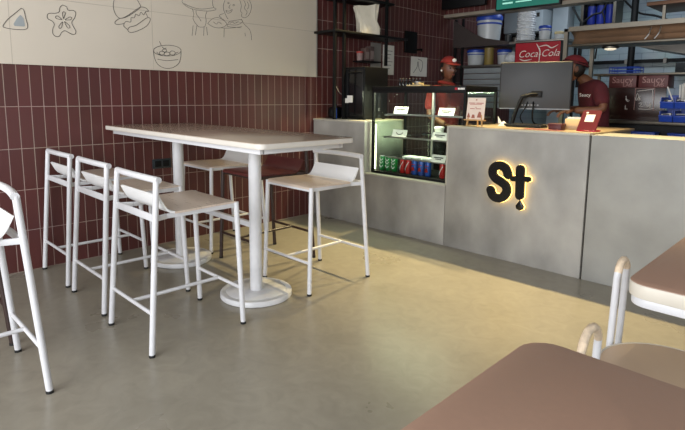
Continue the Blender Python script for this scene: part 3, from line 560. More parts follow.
obj('cap', MB().lathe([(.013, .125), (.013, .15), (.010, .153)], (-4.185, 4.06, 1.092), 14), M_blue, bl)
ca = thing('cable', 'thin pale cable hanging beside the black oven', 'cable', (-4.19, 4.15, 1.30))
obj('cord', MB().tube(smooth_path([(-4.30, 4.17, 1.48), (-4.24, 4.16, 1.40), (-4.19, 4.165, 1.36), (-4.165, 4.18, 1.345)], 4), .004, 6), mat('grey_cable', '#6f6a64', .6), ca)
hm = thing('dark_bowl', 'dark domed pot in the shadow left of the oven on the block', 'pot', (-4.30, 4.16, 1.092))
obj('body', MB().lathe([(.06, .0005), (.085, .02), (.09, .07), (.085, .10)], (-4.30, 4.18, 1.092), 20), M_black, hm)
obj('lid', MB().lathe([(.088, .10), (.075, .125), (.03, .14), (.012, .142), (.012, .16), (.004, .162)], (-4.30, 4.18, 1.092), 20), M_blackgloss, hm)

# black hanging shelf on the tiled wall
hs = thing('wall_shelf', 'black metal shelf rack with thin uprights on the tiles above the oven', 'shelf', (-4.2, 4.45, 1.092))
for y in (3.935, 4.075): obj('upright', MB().box(-4.10, -4.07, y, y + .028, 1.0925, 3.0), M_black, hs)
obj('upright', MB().box(-4.10, -4.07, 4.775, 4.803, 1.70, 3.0), M_black, hs)
obj('board', MB().box(-4.40, -4.06, 3.93, 5.17, 2.02, 2.045, .003), M_black, hs)
obj('board', MB().box(-4.40, -4.06, 4.08, 4.90, 2.40, 2.425, .003), M_black, hs)
obj('board', MB().box(-4.405, -4.25, 4.56, 4.90, 1.745, 1.762, .003), M_black, hs)
# paper bag
pb = MB()
prof = [(.0, .140, .075), (.06, .142, .07), (.15, .125, .055), (.24, .140, .042), (.31, .162, .026), (.335, .166, .02)]
t = bmesh.new(); rings = []; rnd = random.Random(3)
for z, hw, hd in prof:
    ring = []
    for k in range(28):
        a = 2 * math.pi * k / 28; ex = .45
        cx = math.copysign(abs(math.cos(a)) ** ex, math.cos(a)) * hw + rnd.uniform(-.010, .010)
        cy = math.copysign(abs(math.sin(a)) ** ex, math.sin(a)) * hd + rnd.uniform(-.010, .010)
        ring.append(t.verts.new((cy, cx + (.02 if z < .1 else -.02 * z), z + (0 if z == 0 else rnd.uniform(-.012, .012) + .03 * cx / .2))))
    rings.append(ring)
for A, B in zip(rings, rings[1:]):
    for k in range(28): t.faces.new((A[k], A[(k + 1) % 28], B[(k + 1) % 28], B[k]))
t.faces.new(rings[0][::-1]); t.faces.new(rings[-1]); bmesh.ops.recalc_face_normals(t, faces=t.faces[:])
pb._merge(t); pb.xf(Matrix.Translation((-4.19, 4.56, 2.0455)) @ Matrix.Rotation(-.25, 4, 'Z'))
solo('paper_bag', pb, M_bagpaper, 'crumpled white paper bag standing on the black wall shelf', 'bag', ang=25)
# little things below the shelf
j = thing('spice_jar', 'small round pink-lidded jar on the little black wall ledge', 'jar', (-4.33, 4.60, 1.762))
obj('body', MB().lathe([(.034, .0005), (.038, .02), (.038, .075), (.034, .09)], (-4.33, 4.60, 1.762), 18), mat('pink_jar_label', '#8d746e', .5, var=.2, scale=30), j)
obj('lid', MB().lathe([(.042, .085), (.042, .105), (.036, .11)], (-4.33, 4.60, 1.762), 18), M_redprint, j)
for k, (y, h, c) in enumerate(((4.69, .15, '#5f4a44'), (4.775, .175, '#554440'))):
    q = thing('carton', ['short brown-pink carton on the little black wall ledge', 'taller brown-pink carton at the right end of the black wall ledge'][k], 'carton', (-4.33, y, 1.762), 'cartons on the wall ledge')
    obj('box', MB().box(-4.37, -4.29, y - .036, y + .036, 1.7625, 1.762 + h, .002), mat('brown_carton', c, .6, var=.15, scale=20), q)
    obj('label', MB().box(-4.2895, -4.288, y - .028, y + .028, 1.785, 1.762 + h * .7), mat('pale_label', '#80706a', .6), q)
def wallpaper(name, y0, y1, z0, z1, m, lab, cat, group=None, lines=True):
    t = thing(name, lab, cat, (WX, (y0 + y1) / 2, z0), group)
    obj('sheet', MB().box(WX + .0005, WX + .005, y0, y1, z0, z1), m, t)
    if lines:
        l = MB()
        for k in range(6):
            z = z1 - (z1 - z0) * (.2 + .12 * k); l.box(WX + .005, WX + .0058, y0 + (y1 - y0) * .12, y1 - (y1 - y0) * (.15 + .12 * (k % 3)), z, z + .006)
        obj('print', l, M_ink, t)
    return t
wallpaper('wall_notice', 4.88, 5.07, 1.70, 2.0, mat('grey_paper', '#8b8781', .8), 'grey sheet on the tiles under the black shelf', 'notice', lines=False)
wallpaper('wall_notice', 5.11, 5.33, 1.62, 1.99, M_paper, 'tall white printed sheet on the tiles under the black shelf', 'notice')
w3 = wallpaper('wall_notice', 5.69, 6.05, 1.62, 1.88, M_paper, 'white sheet with loose black scribble on the tiles left of the capped woman', 'notice', lines=False)
obj('scribble', MB().tube([(WX + .006, p.x, p.y) for p in smooth_path([(5.74, 1.66, 0), (5.82, 1.74, 0), (5.84, 1.82, 0), (5.87, 1.72, 0), (5.92, 1.69, 0), (5.95, 1.80, 0), (5.90, 1.84, 0), (5.84, 1.85, 0)], 4)], .003, 5), M_ink, w3)
eb = thing('wall_box', 'black electrical box on the tiles above the scribbled sheet', 'electrical box', (WX, 5.66, 1.91))
obj('casing', MB().box(WX, WX + .03, 5.53, 5.78, 1.92, 2.20, .006), M_black, eb)
obj('cable', MB().tube([(WX + .015, 5.78, 1.97), (WX + .05, 5.86, 1.98), (WX + .02, 5.90, 1.965)], .012, 8), M_black, eb)
tv = thing('wall_monitor', 'dark switched-off monitor high on the bulkhead at the tiled corner', 'monitor', (-4.1, 6.4, 2.68))
obj('screen', MB().box(-4.40, -3.72, 6.34, 6.40, 2.56, 2.95, .005), M_black, tv)
obj('bracket', MB().box(-4.10, -4.0, 6.41, 6.48, 2.7, 2.8), M_black, tv)
mn = thing('menu_screen', 'glowing green menu screen above the kitchen opening', 'screen', (-3.0, 6.4, 2.56))
obj('bezel', MB().box(-3.57, -2.72, 6.355, 6.405, 2.455, 3.05, .004), M_black, mn)
obj('panel', MB().box(-3.555, -2.74, 6.3535, 6.3555, 2.472, 3.03), M_screen, mn)
obj('screen_text', MB().box(-3.47, -3.33, 6.3525, 6.3535, 2.53, 2.55).box(-3.29, -3.08, 6.3525, 6.3535, 2.535, 2.55).box(-3.47, -3.23, 6.3525, 6.3535, 2.58, 2.61), M_screenlight, mn)
obj('bracket', MB().box(-3.2, -3.1, 6.405, 6.48, 2.7, 2.8), M_black, mn)

# ------------------------------------------------------------------ on the St counter
ZC = 1.098
es = thing('menu_easel', 'pale pink menu card standing on a small wooden easel on the counter', 'menu card', (-2.386, 3.985, ZC))
M = Matrix.Translation((-2.386, 3.985, ZC)) @ Matrix.Rotation(-.12, 4, 'X')
e = MB()
for sx in (-1, 1): e.bar((sx * .075, 0, 0.003), (sx * .060, 0, .10), .010, .012)
e.box(-.10, .10, -.018, .012, .048, .058)
e.bar((0, .06, .006), (0, .012, .17), .010, .010).xf(M)
obj('easel', e, M_easel, es)
obj('card', MB().box(-.086, .086, -.004, 0, .058, .245, M=M), M_pinkcard, es)
p = MB()
for (a, b, z, h) in ((-.006, .006, .222, .010), (-.07, -.01, .196, .006), (.0, .07, .196, .006), (-.06, .055, .186, .004), (-.004, .006, .160, .006), (-.055, -.01, .148, .005), (0, .05, .148, .005)): p.box(a, b, -.0052, -.004, z, z + h, M=M)
obj('print', p, M_redprint, es)
p = MB().prism([(-.078, -.005, .075), (-.045, -.005, .075), (-.055, -.005, .098), (-.064, -.005, .118), (-.072, -.005, .10)], (0, .001, 0)).prism([(.02, -.005, .075), (.06, -.005, .075), (.055, -.005, .12), (.035, -.005, .128), (.025, -.005, .1)], (0, .001, 0)).prism([(-.035, -.005, .07), (.0, -.005, .07), (-.008, -.005, .10), (-.028, -.005, .10)], (0, .001, 0)).xf(M)
obj('picture', p, mat('brown_print', '#9a5a48', .6), es, 'brown and red pictures at the foot of the card')
cr_ = MB()
cx, cy = -2.265, 4.22
cr_.prism([(cx - .03, cy, ZC + .0005), (cx + .03, cy, ZC + .0005), (cx, cy + .012, ZC + .035)], (0, .02, 0)).prism([(cx - .025, cy, ZC + .02), (cx - .032, cy + .004, ZC + .085), (cx + .005, cy + .006, ZC + .03)], (0, .004, 0)).prism([(cx + .0, cy, ZC + .02), (cx + .055, cy - .01, ZC + .03), (cx + .02, cy + .01, ZC + .045)], (0, .004, 0))
solo('paper_crane', cr_, M_cardwhite, 'tiny white folded paper crane on the counter', 'paper crane')
# monitor
mo = thing('monitor', 'large dark grey computer monitor seen from behind on the counter', 'monitor', (-2.1, 4.5, ZC))
A = Vector((-2.392, 4.40, 0)); Bv = Vector((-1.815, 4.58, 0)); d = (Bv - A).normalized(); yaw = math.atan2(d.y, d.x); L_ = (Bv - A).length
Mm = Matrix.Translation((A.x, A.y, 0)) @ Matrix.Rotation(yaw, 4, 'Z')
obj('shell', MB().box(0, L_, 0, .028, 1.244, 1.660, .012, 3, M=Mm), M_darkgrey, mo)
obj('screen_face', MB().box(.008, L_ - .008, .0275, .030, 1.255, 1.652, M=Mm), M_blackgloss, mo)
obj('bottom_strip', MB().box(.005, L_ - .005, -.002, .02, 1.244, 1.254, M=Mm), mat('grey_strip', '#6c7074', .4), mo)
st = MB().tube([(.33, -.02, 1.375), (.29, -.055, 1.375), (.215, -.075, 1.355), (.18, -.07, 1.27), (.15, -.05, 1.18), (.135, -.05, 1.112)], [.016, .016, .016, .017, .018, .018], 10).box(.28, .37, -.03, .002, 1.35, 1.405, .006)
obj('stand_arm', st.xf(Mm), M_black, mo)
obj('stand_base', MB().box(.05, .38, -.11, .10, ZC + .0005, ZC + .016, .006, M=Mm), M_black, mo)
po = MB()
for k in range(6): po.box(.20 + k * .026, .215 + k * .026, -.003, .001, 1.275, 1.288, M=Mm)
obj('port', po, mat('port_grey', '#77787a', .5), mo)
obj('cable', MB().tube(smooth_path([(.30, .002, 1.31), (.305, -.03, 1.27), (.30, -.02, 1.20), (.31, 0, 1.13), (.36, .02, 1.104)], 4), .007, 6, M=Mm).tube(smooth_path([(.25, .0, 1.31), (.24, -.03, 1.26), (.20, -.03, 1.18), (.22, 0, 1.12)], 4), .005, 6, M=Mm), M_black, mo)
kb = thing('keyboard', 'low black keyboard lying between the crane and the monitor', 'keyboard', (-2.03, 4.235, ZC))
obj('body', MB().box(-2.10, -1.79, 4.17, 4.30, ZC + .0005, ZC + .018, .004, M=Matrix.Translation((-.09, .0, 0))), M_black, kb)
kk = MB()
for i in range(13):
    for jn in range(4): kk.box(-2.18 + i * .023, -2.162 + i * .023, 4.185 + jn * .028, 4.207 + jn * .028, ZC + .018, ZC + .024)
obj('keys', kk, M_darkgrey, kb)
# card holder box and red stand
hb = thing('card_holder', 'small light wooden card box beside the red stand on the counter', 'box', (-1.70, 4.30, ZC))
M = Matrix.Translation((-1.645, 4.27, ZC)) @ Matrix.Rotation(.35, 4, 'Z')
obj('box', MB().prism([(-.075, -.05, .0005), (-.075, .05, .0005), (-.075, .05, .085), (-.075, -.02, .085), (-.075, -.05, .03)], (.15, 0, 0), .003).xf(M), mat('pale_box_wood', '#b59a78', .5), hb)
obj('cards', MB().box(-.06, .06, -.01, .04, .08, .098, M=M), M_cardwhite, hb)
sb = thing('small_box', 'small dark red box lying under the monitor beside the wooden card box', 'box', (-1.72, 4.10, ZC))
obj('box', MB().box(-1.77, -1.67, 4.06, 4.15, ZC + .0005, ZC + .035, .004), M_maroonbox, sb)
obj('lid', MB().box(-1.774, -1.666, 4.056, 4.154, ZC + .030, ZC + .05, .004), M_maroonbox, sb)
rs = thing('payment_stand', 'glossy red tilted payment stand with a white card on the counter', 'stand', (-1.485, 4.12, ZC))
M = Matrix.Translation((-1.485, 4.06, ZC + .004)) @ Matrix.Rotation(-.05, 4, 'Z') @ Matrix.Rotation(-.62, 4, 'X')
t = MB(); pts = rrect(-.07, .07, 0, .19, .018); t.prism([(x, 0, z) for x, z in pts], (0, .008, 0))
obj('panel', t.xf(M), mat('glossy_red_acrylic', '#5c0c1e', .35), rs)
obj('card', MB().box(-.035, .032, -.0015, .0, .085, .15, M=M), M_cardwhite, rs)
obj('dot', MB().box(-.04, -.025, -.0015, 0, .16, .172, M=M), M_cardwhite, rs)
obj('foot', MB().box(-.07, .07, .0, .11, .0, .010, .003, M=Matrix.Translation((-1.485, 4.06, ZC + .0005)) @ Matrix.Rotation(-.05, 4, 'Z')), mat('red_acrylic_foot', '#a3122b', .2), rs)
lf = MB().box(-1.93, -1.64, 3.965, 4.06, ZC + .0005, ZC + .004)
solo('leaflet', lf, mat('red_leaflet', '#8f4a48', .5, var=.25, scale=30), 'flat reddish leaflet lying at the front edge of the counter', 'leaflet')
# ------------------------------------------------------------------ kitchen behind
YK = 6.62
kr = thing('kitchen_shelf', 'two-tier steel shelf rack with black posts behind the capped woman', 'shelf', (-3.6, 6.8, 0))
for x in (-4.36, -4.24): obj('post', MB().box(x, x + .03, 6.63, 6.66, 0, 2.45), M_black, kr)
obj('post', MB().box(-2.76, -2.73, 6.95, 6.98, 0, 2.08), M_black, kr)
obj('board', MB().box(-4.36, -2.74, YK + .02, 7.0, 2.05, 2.085, .003), M_steeldull, kr)
obj('board', MB().box(-4.36, -2.74, YK + .02, 7.0, 1.765, 1.795, .003), M_steeldull, kr)
obj('gusset', MB().prism([(-4.37, YK, 2.44), (-4.06, YK, 2.24), (-3.88, YK, 2.16), (-3.50, YK, 2.087), (-3.50, YK, 2.05), (-4.37, YK, 2.05)], (0, .02, 0)), mat('dark_brown_sheet', '#352c2a', .5), kr, 'dark slanting end plate')
rp = MB()
for k in range(7): rp.box(-4.20, -2.80, 6.66, 6.68 + .008 * (k % 2), 1.20 + k * .08, 1.272 + k * .08, .004)
obj('ribbed_panel', rp, mat('pale_grey_shutter', '#8b9194', .45, var=.08), kr)
def tub(x, y, z, r, h, lidm, lab):
    t = thing('food_tub', lab, 'tub', (x, y, z), 'tubs on the kitchen shelves')
    obj('body', MB().lathe([(r * .84, .001), (r * .86, .004), (r, h * .86)], (x, y, z), 24), M_tub, t)
    obj('lid', MB().lathe([(r * 1.04, h * .80), (r * 1.07, h * .84), (r * 1.07, h * .93), (r * 1.0, h * .97), (r * .95, h)], (x, y, z), 24), lidm, t)
    obj('band', MB().lathe([(r * 1.005, h * .66), (r * 1.02, h * .67), (r * 1.02, h * .71), (r * 1.005, h * .72)], (x, y, z), 24), lidm, t)
tub(-3.90, 6.80, 2.0855, .17, .40, M_blue, 'large frosted tub with blue lid on the upper kitchen shelf')
tub(-3.09, 6.80, 2.0855, .075, .19, M_blue, 'small frosted tub with blue lid right of the wrapped cup stack')
tub(-4.09, 6.80, 1.7955, .125, .225, M_blue, 'frosted tub with blue lid on the lower shelf behind the woman')
tub(-3.68, 6.86, 1.7955, .095, .21, M_blue, 'frosted tub with blue lid right of the brown tube on the lower shelf')
jar = thing('pickle_jar', 'small jar with cream lid at the right end of the upper kitchen shelf', 'jar', (-2.90, 6.80, 2.0855))
obj('body', MB().lathe([(.05, .001), (.055, .01), (.055, .06), (.045, .075)], (-2.90, 6.80, 2.0855), 18), M_tub, jar)
obj('lid', MB().lathe([(.055, .07), (.058, .074), (.058, .10), (.05, .105)], (-2.90, 6.80, 2.0855), 18), mat('cream_lid', '#b8ab86', .5), jar)
dk = thing('dark_jar', 'dark little tins beside the large tub on the upper kitchen shelf', 'tins', (-3.58, 6.8, 2.0855))
obj('tin', MB().lathe([(.045, .001), (.045, .11), (.04, .115)], (-3.60, 6.8, 2.0855), 16), M_darkgrey, dk)
obj('tin', MB().lathe([(.045, .001), (.045, .07), (.04, .08)], (-3.515, 6.86, 2.0855), 16), M_steeldull, dk)
cs = thing('cup_stack', 'tall stack of cups wrapped in white plastic film on the upper shelf', 'cups', (-3.36, 6.78, 2.0855))
prf = [(.085, .001)]
for k in range(14): prf += [(.118 + .014 * ((k * 7) % 3) / 3, .02 + k * .029), (.112, .036 + k * .029)]
prf += [(.07, .45)]
obj('film', MB().lathe(prf, (-3.34, 6.78, 2.0855), 22), M_clearbag, cs)
obj('cups', MB().lathe([(.07, .005), (.08, .38), (.0785, .385)], (-3.34, 6.78, 2.0855), 18), M_cardwhite, cs)
tu = thing('brown_tube', 'brass-brown cylinder between two tubs on the lower kitchen shelf', 'canister', (-3.86, 6.76, 1.7955))
obj('body', MB().lathe([(.062, .001), (.066, .006), (.066, .21)], (-3.86, 6.76, 1.7955), 20), M_kraft, tu)
obj('lid', MB().lathe([(.069, .20), (.069, .235), (.06, .24)], (-3.86, 6.76, 1.7955), 20), M_kraft, tu)
t = bmesh.new(); bmesh.ops.create_icosphere(t, subdivisions=3, radius=.105); rr = random.Random(9)
for v in t.verts:
    v.co = v.co * (1 + rr.uniform(-.08, .06)); v.co.z = max(v.co.z * .85, -.075)
    if v.co.z > .05: v.co.x *= .8; v.co.y *= .8
pb = MB()._merge(t).xf(Matrix.Translation((-3.475, 6.72, 1.7955 + .0765)))
solo('plastic_bag', pb, M_clearbag, 'crumpled white plastic bag beside the red drink sign', 'bag', ang=20)
bo = thing('mixing_bowl', 'dark blue bowl between the white plastic bag and the red sign', 'bowl', (-3.18, 6.85, 1.7955))
obj('body', MB().lathe([(.05, .001), (.10, .03), (.125, .09), (.128, .12), (.118, .12), (.09, .04)], (-3.20, 6.90, 1.7955), 22), mat('dark_blue_bowl', '#161a33', .35), bo)
# red drink sign
cc = thing('drink_sign', 'red drink sign with white script lettering in a black frame', 'sign', (-3.05, 6.62, 1.78))
Mc = Matrix.Translation((-3.02, 6.54, 1.905))
obj('frame', MB().box(-.34, .275, 0, .05, -.155, .148, .004, M=Mc), M_black, cc)
obj('panel', MB().box(-.33, .258, -.003, 0, -.145, .138, M=Mc), M_red, cc)
tx = MB().mesh(text_mesh('Coca-Cola', .125, .001, shear=.35, offset=-.001), Mc @ frontal((-.02, -.0045, -.005)))
sw = MB()
for pts in ([(-.005, -.13, 0), (.0, -.04, 0), (.002, .03, 0), (-.03, .09, 0), (-.05, .12, 0)], [(-.02, .08, 0), (.08, .095, 0), (.15, .06, 0), (.23, .095, 0)], [(-.27, -.06, 0), (-.20, -.085, 0), (-.10, -.07, 0)]):
    P = smooth_path(pts, 5); sw.tube([(p.x, -.004, p.y) for p in P], [.0025 + .006 * math.sin(math.pi * i / (len(P) - 1)) for i in range(len(P))], 6, M=Mc)
obj('lettering', tx, M_cardwhite, cc, 'white script letters'); obj('swash', sw, M_cardwhite, cc, 'white flourishes of the lettering')
obj('stand', MB().box(-.30, -.28, .01, .10, -.16, -.10, M=Mc).box(.25, .27, .01, .10, -.16, -.10, M=Mc), M_black, cc)
# hot pass: heated steel shelf on a post, with the pass counter below
hp = thing('heated_shelf', 'long stainless heated shelf over the kitchen pass', 'shelf', (-1.3, 5.75, 1.13))
HX0, HX1 = -2.25, .2
obj('top_plate', MB().prism([(HX0, 5.50, 2.065), (HX0, 5.95, 2.065), (HX0, 5.95, 2.048), (HX0, 5.515, 2.048), (HX0, 5.515, 2.02), (HX0, 5.50, 2.02)], (HX1 - HX0, 0, 0)), M_steel, hp)
obj('hood_panel', MB().prism([(HX0 + .02, p[0], p[1]) for p in [(5.515, 2.03), (5.60, 1.99), (5.62, 1.95), (5.56, 1.89), (5.545, 1.885), (5.605, 1.95), (5.585, 1.98), (5.51, 2.018)]], (HX1 - HX0 - .02, 0, 0)), mat('warm_steel', '#8d7a69', .34, metal=.85, var=.12, scale=5), hp)
obj('front_lip', MB().box(HX0, HX1, 5.515, 5.56, 1.868, 1.89, .004), M_steel, hp)
obj('inner_plate', MB().box(HX0, HX1, 5.56, 5.94, 1.872, 1.884), M_steeldull, hp)
obj('post', MB().box(-2.345, -2.305, 5.62, 5.66, 0, 2.065), M_steel, hp)
obj('post', MB().box(-2.17, -2.135, 5.90, 5.935, 1.13, 2.05), M_steel, hp)
obj('bracket', MB().box(-2.345, HX0 + .02, 5.62, 5.66, 2.035, 2.065), M_steel, hp)
for x in (-1.90, -1.15):
    l = obj('lamp_housing', MB().lathe([(.07, 1.868), (.08, 1.86), (.08, 1.848), (.07, 1.844)], (x, 5.70, 0), 20), M_steel, hp)
    obj('lamp_bulb', MB().lathe([(.055, 1.8435), (.055, 1.836), (.03, 1.828)], (x, 5.70, 0), 16), M_bulb, l)
for x in (-1.55, -1.47): obj('pale_curve', MB().tube(smooth_path([(x, 5.53, 1.90), (x + .03, 5.545, 1.95), (x + .05, 5.53, 2.01)], 4), .006, 6), M_alu, hp)  # thin pale curved lines across the hood panel
ps = thing('kitchen_pass', 'stainless pass counter with a dark brown board front', 'counter', (-1.0, 5.85, 0))
obj('worktop', MB().box(-1.98, .4, 5.52, 6.1, 1.105, 1.138, .004), M_steel, ps)
obj('cabinet', MB().box(-1.96, .4, 5.60, 6.05, 0, 1.105), M_black, ps)
obj('overshelf', MB().box(-2.02, .4, 5.62, 5.92, 1.572, 1.592, .003), M_steel, ps)
obj('shelf_leg', MB().box(-1.99, -1.965, 5.66, 5.69, 1.138, 1.572), M_steel, ps)
obj('shelf_leg', MB().box(.3, .325, 5.66, 5.69, 1.138, 1.572), M_steel, ps)
bb_ = thing('menu_board', 'dark brown glossy board with white scribbled writing under the box shelf', 'board', (-1.62, 5.66, 1.138))
obj('board', MB().box(-1.92, -1.355, 5.635, 5.65, 1.139, 1.452, .002), M_brownboard, bb_)
for pts in ([(-1.60, 1.42), (-1.52, 1.43), (-1.46, 1.44)], [(-1.61, 1.33), (-1.60, 1.40), (-1.57, 1.33)], [(-1.47, 1.43), (-1.465, 1.36), (-1.455, 1.30)], [(-1.58, 1.30), (-1.55, 1.31), (-1.57, 1.27), (-1.54, 1.275)],
            [(-1.52, 1.31), (-1.50, 1.27), (-1.475, 1.31), (-1.48, 1.26)], [(-1.58, 1.25), (-1.50, 1.245), (-1.44, 1.26)], [(-1.70, 1.37), (-1.685, 1.32), (-1.665, 1.33)], [(-1.62, 1.36), (-1.60, 1.33), (-1.585, 1.37)]):
    obj('scribble', MB().tube([(p.x, 5.634, p.y) for p in smooth_path([(a, b, 0) for a, b in pts], 3)], .0035, 5), M_chalk, bb_)
for s_, x_, z_ in (('L', -1.69, 1.35), ('L', -1.69, 1.26), ('S', -1.58, 1.35)): obj('letter', MB().mesh(text_mesh(s_, .06, .001), frontal((x_, 5.634, z_))), M_chalk, bb_)
obj('frame', MB().box(-1.62, -1.45, 5.630, 5.635, 1.445, 1.449).box(-1.62, -1.616, 5.630, 5.635, 1.24, 1.449).box(-1.454, -1.45, 5.630, 5.635, 1.24, 1.449), M_greytext, bb_)
for k, x in enumerate((-1.745, -1.475)):
    bx = thing('takeaway_box', ['maroon takeaway box with pale lettering on the pass, next to the man', 'maroon takeaway box with pale lettering on the pass, next to the blue bins'][k], 'box', (x, 5.75, 1.453), 'maroon takeaway boxes on the pass')
    obj('box', MB().box(x - .125, x + .125, 5.64, 5.86, 1.453, 1.570, .003), M_maroonbox, bx)
    obj('lettering', MB().mesh(text_mesh('Saucy', .085, .0008, offset=.0), frontal((x, 5.639, 1.525))).mesh(text_mesh('LAB', .05, .0008), frontal((x + .05, 5.639, 1.478))), M_greytext, bx, 'pale pink lettering')
obj('box_shelf', MB().box(-1.93, -1.34, 5.66, 5.90, 1.4525 - .004, 1.4528), M_steeldull, bb_)
# blue bins with straws
bn = 0
for x in (-1.30, -1.185):
    for z in (1.139, 1.262):
        lab = {(-1.30, 1.139): 'blue plastic bin, lower left of the four on the pass', (-1.30, 1.262): 'blue plastic bin of white lids, upper left of the four on the pass',
               (-1.185, 1.139): 'blue plastic bin, lower right of the four at the photo edge', (-1.185, 1.262): 'blue plastic bin of straws, upper right of the four at the photo edge'}[(x, z)]
        b = thing('storage_bin', lab, 'bin', (x, 5.6, z), 'blue bins on the pass')
        m = MB().box(x - .054, x + .054, 5.47, 5.72, z, z + .006).box(x - .054, x - .049, 5.47, 5.72, z, z + .10).box(x + .049, x + .054, 5.47, 5.72, z, z + .10).box(x - .054, x + .054, 5.715, 5.72, z, z + .12)
        m.prism([(x - .054, 5.47, z), (x - .054, 5.475, z), (x - .054, 5.455, z + .055), (x - .054, 5.450, z + .055)], (.108, 0, 0))
        obj('body', m, M_blue, b)
        obj('front_lip', MB().box(x - .055, x + .055, 5.446, 5.456, z + .05, z + .062, .002), M_blue, b)
        ft_ = MB(); rq = random.Random(int(x * 1000 + z * 100))
        for k in range(7): ft_.box(x - .045 + rq.uniform(0, .06), x - .02 + rq.uniform(0, .065), 5.48, 5.53, z + .03, z + .06 + rq.uniform(0, .02))
        cn = solo('napkin_pile', ft_, M_paper, 'white bits lying in the ' + lab.split(', ')[1].split(' of')[0] + ' blue bin' , 'napkins', 'papers in the blue bins'); cn['kind'] = 'stuff'
rq = random.Random(5)
for k in range(16):
    x0 = -1.230 + .0058 * k; y0 = 5.60 + (k % 3) * .03
    s = MB().tube([(x0, y0, 1.275), (x0 + .02 + .0045 * k - .035, y0 + .02, 1.475 + rq.uniform(-.03, .02))], .0062, 6)
    solo('drinking_straw', s, M_paper, 'pale drinking straw standing in the upper right blue bin', 'straw', 'straws in the blue bin')
s = MB().tube([(-1.265, 5.60, 1.275), (-1.335, 5.58, 1.46)], .006, 6); solo('drinking_straw', s, M_paper, 'single pale straw leaning left out of the upper left blue bin', 'straw', 'straws in the blue bin')
bk = thing('blue_basket', 'blue plastic basket lying on the steel shelf above the maroon boxes', 'basket', (-1.76, 5.77, 1.592))
m = MB()
for z in (.004, .03, .062): m.tube([(p[0], p[1], 1.5925 + z) for p in rrect(-1.90, -1.62, 5.68, 5.88, .04, 4)], .0045, 6, closed=True)
pts = rrect(-1.90, -1.62, 5.68, 5.88, .04, 4)
for p in pts[::2]: m.tube([(p[0], p[1], 1.5935), (p[0], p[1], 1.655)], .003, 5)
obj('wires', m, M_blue, bk); obj('bottom', MB().box(-1.89, -1.63, 5.69, 5.87, 1.5945, 1.599), M_blue, bk)
for k, x in enumerate((-1.50, -1.13)):
    b = thing('storage_crate', ['blue crate on the low ledge left under the steel pass', 'blue crate on the low ledge at the right under the steel pass'][k], 'crate', (x, 5.45, .98), 'blue crates under the pass')
    obj('body', MB().box(x - .13, x + .13, 5.42, 5.58, .9305, 1.03, .006), M_blue, b); obj('rim', MB().box(x - .136, x + .136, 5.414, 5.586, 1.025, 1.04, .004), M_blue, b)
ld = MB().box(-1.96, .4, 5.405, 5.598, .905, .93, .003).box(-1.96, -1.93, 5.405, 5.598, 0, .905).box(.37, .4, 5.405, 5.598, 0, .905)
solo('low_shelf', ld, M_black, 'dark low ledge under the steel pass', 'shelf')

# back wall services
rl = thing('wall_rail', 'black rail running along the pale blue tiled wall', 'rail', (-1.0, 8.45, 1.84))
obj('rail', MB().bar((-3.3, 8.45, 1.88), (1.0, 8.45, 1.88), .03, .05), M_black, rl)
cl = MB()
for k in range(8): cl.box(-3.1 + k * .5, -3.06 + k * .5, 8.42, 8.5, 1.845, 1.915)
obj('clip', cl, M_steeldull, rl)
pp = thing('black_pole', 'black vertical pole before the pale blue tiles above the blue basket', 'pole', (-2.45, 8.2, 0))
obj('pole', MB().lathe([(.045, 0), (.045, 3.29)], (-2.45, 8.2, 0), 14), M_black, pp)
fw_ = thing('filter_rack', 'open steel rack of three blue water filters on the back wall', 'filter rack', (-2.95, 8.35, 2.42))
obj('frame', MB().box(-3.19, -3.15, 8.2, 8.5, 2.42, 2.86).box(-2.74, -2.70, 8.2, 8.5, 2.42, 2.86).box(-3.19, -2.70, 8.2, 8.5, 2.40, 2.425).box(-3.19, -2.70, 8.2, 8.5, 2.82, 2.86), M_steel, fw_)
for k in range(3):
    x = -3.075 + k * .13
    q = obj('filter_housing', MB().lathe([(.045, 2.43), (.058, 2.45), (.058, 2.70)], (x, 8.32, 0), 16), M_bluecart, fw_)
    obj('cap', MB().lathe([(.062, 2.70), (.062, 2.74), (.03, 2.76)], (x, 8.32, 0), 16), M_black, q)
solo('carton', MB().box(-3.06, -2.86, 8.22, 8.42, 2.8605, 3.0, .004), M_maroonbox, 'dark maroon carton on top of the rack of blue filters', 'carton')
ac = thing('white_machine', 'white wall unit with dark grille high on the kitchen wall', 'wall unit', (-4.05, 8.2, 2.5))
obj('casing', MB().box(-4.30, -3.66, 7.95, 8.495, 2.36, 2.70, .01), M_equip, ac)
obj('grille', MB().box(-3.86, -3.71, 7.943, 7.95, 2.58, 2.64), M_ink, ac)
obj('seam', MB().box(-4.03, -4.02, 7.945, 7.95, 2.37, 2.69), M_steeldull, ac)
obj('bracket', MB().bar((-4.0, 8.0, 2.35), (-3.72, 8.2, 2.15), .05, .05).bar((-3.70, 8.2, 1.4), (-3.70, 8.2, 2.36), .05, .05).bar((-4.28, 8.2, 2.33), (-3.68, 8.2, 2.33), .05, .04), M_black, ac)
cl_ = thing('boxed_column', 'pale boxed-in column beside the white wall unit', 'column', (-3.55, 8.35, 0))
obj('column', MB().box(-3.64, -3.40, 8.25, 8.5, 0, 3.29, .006), M_equip, cl_); obj('ledge', MB().box(-3.655, -3.34, 8.20, 8.5, 2.20, 2.23), M_equip, cl_)
ya = thing('cable_bundle', 'black cables forking into a Y before the pale column', 'cables', (-3.1, 8.0, 2.1))
obj('trunk', MB().tube([(-3.05, 7.9, 1.5), (-3.05, 7.9, 2.42)], .03, 8), M_black, ya)
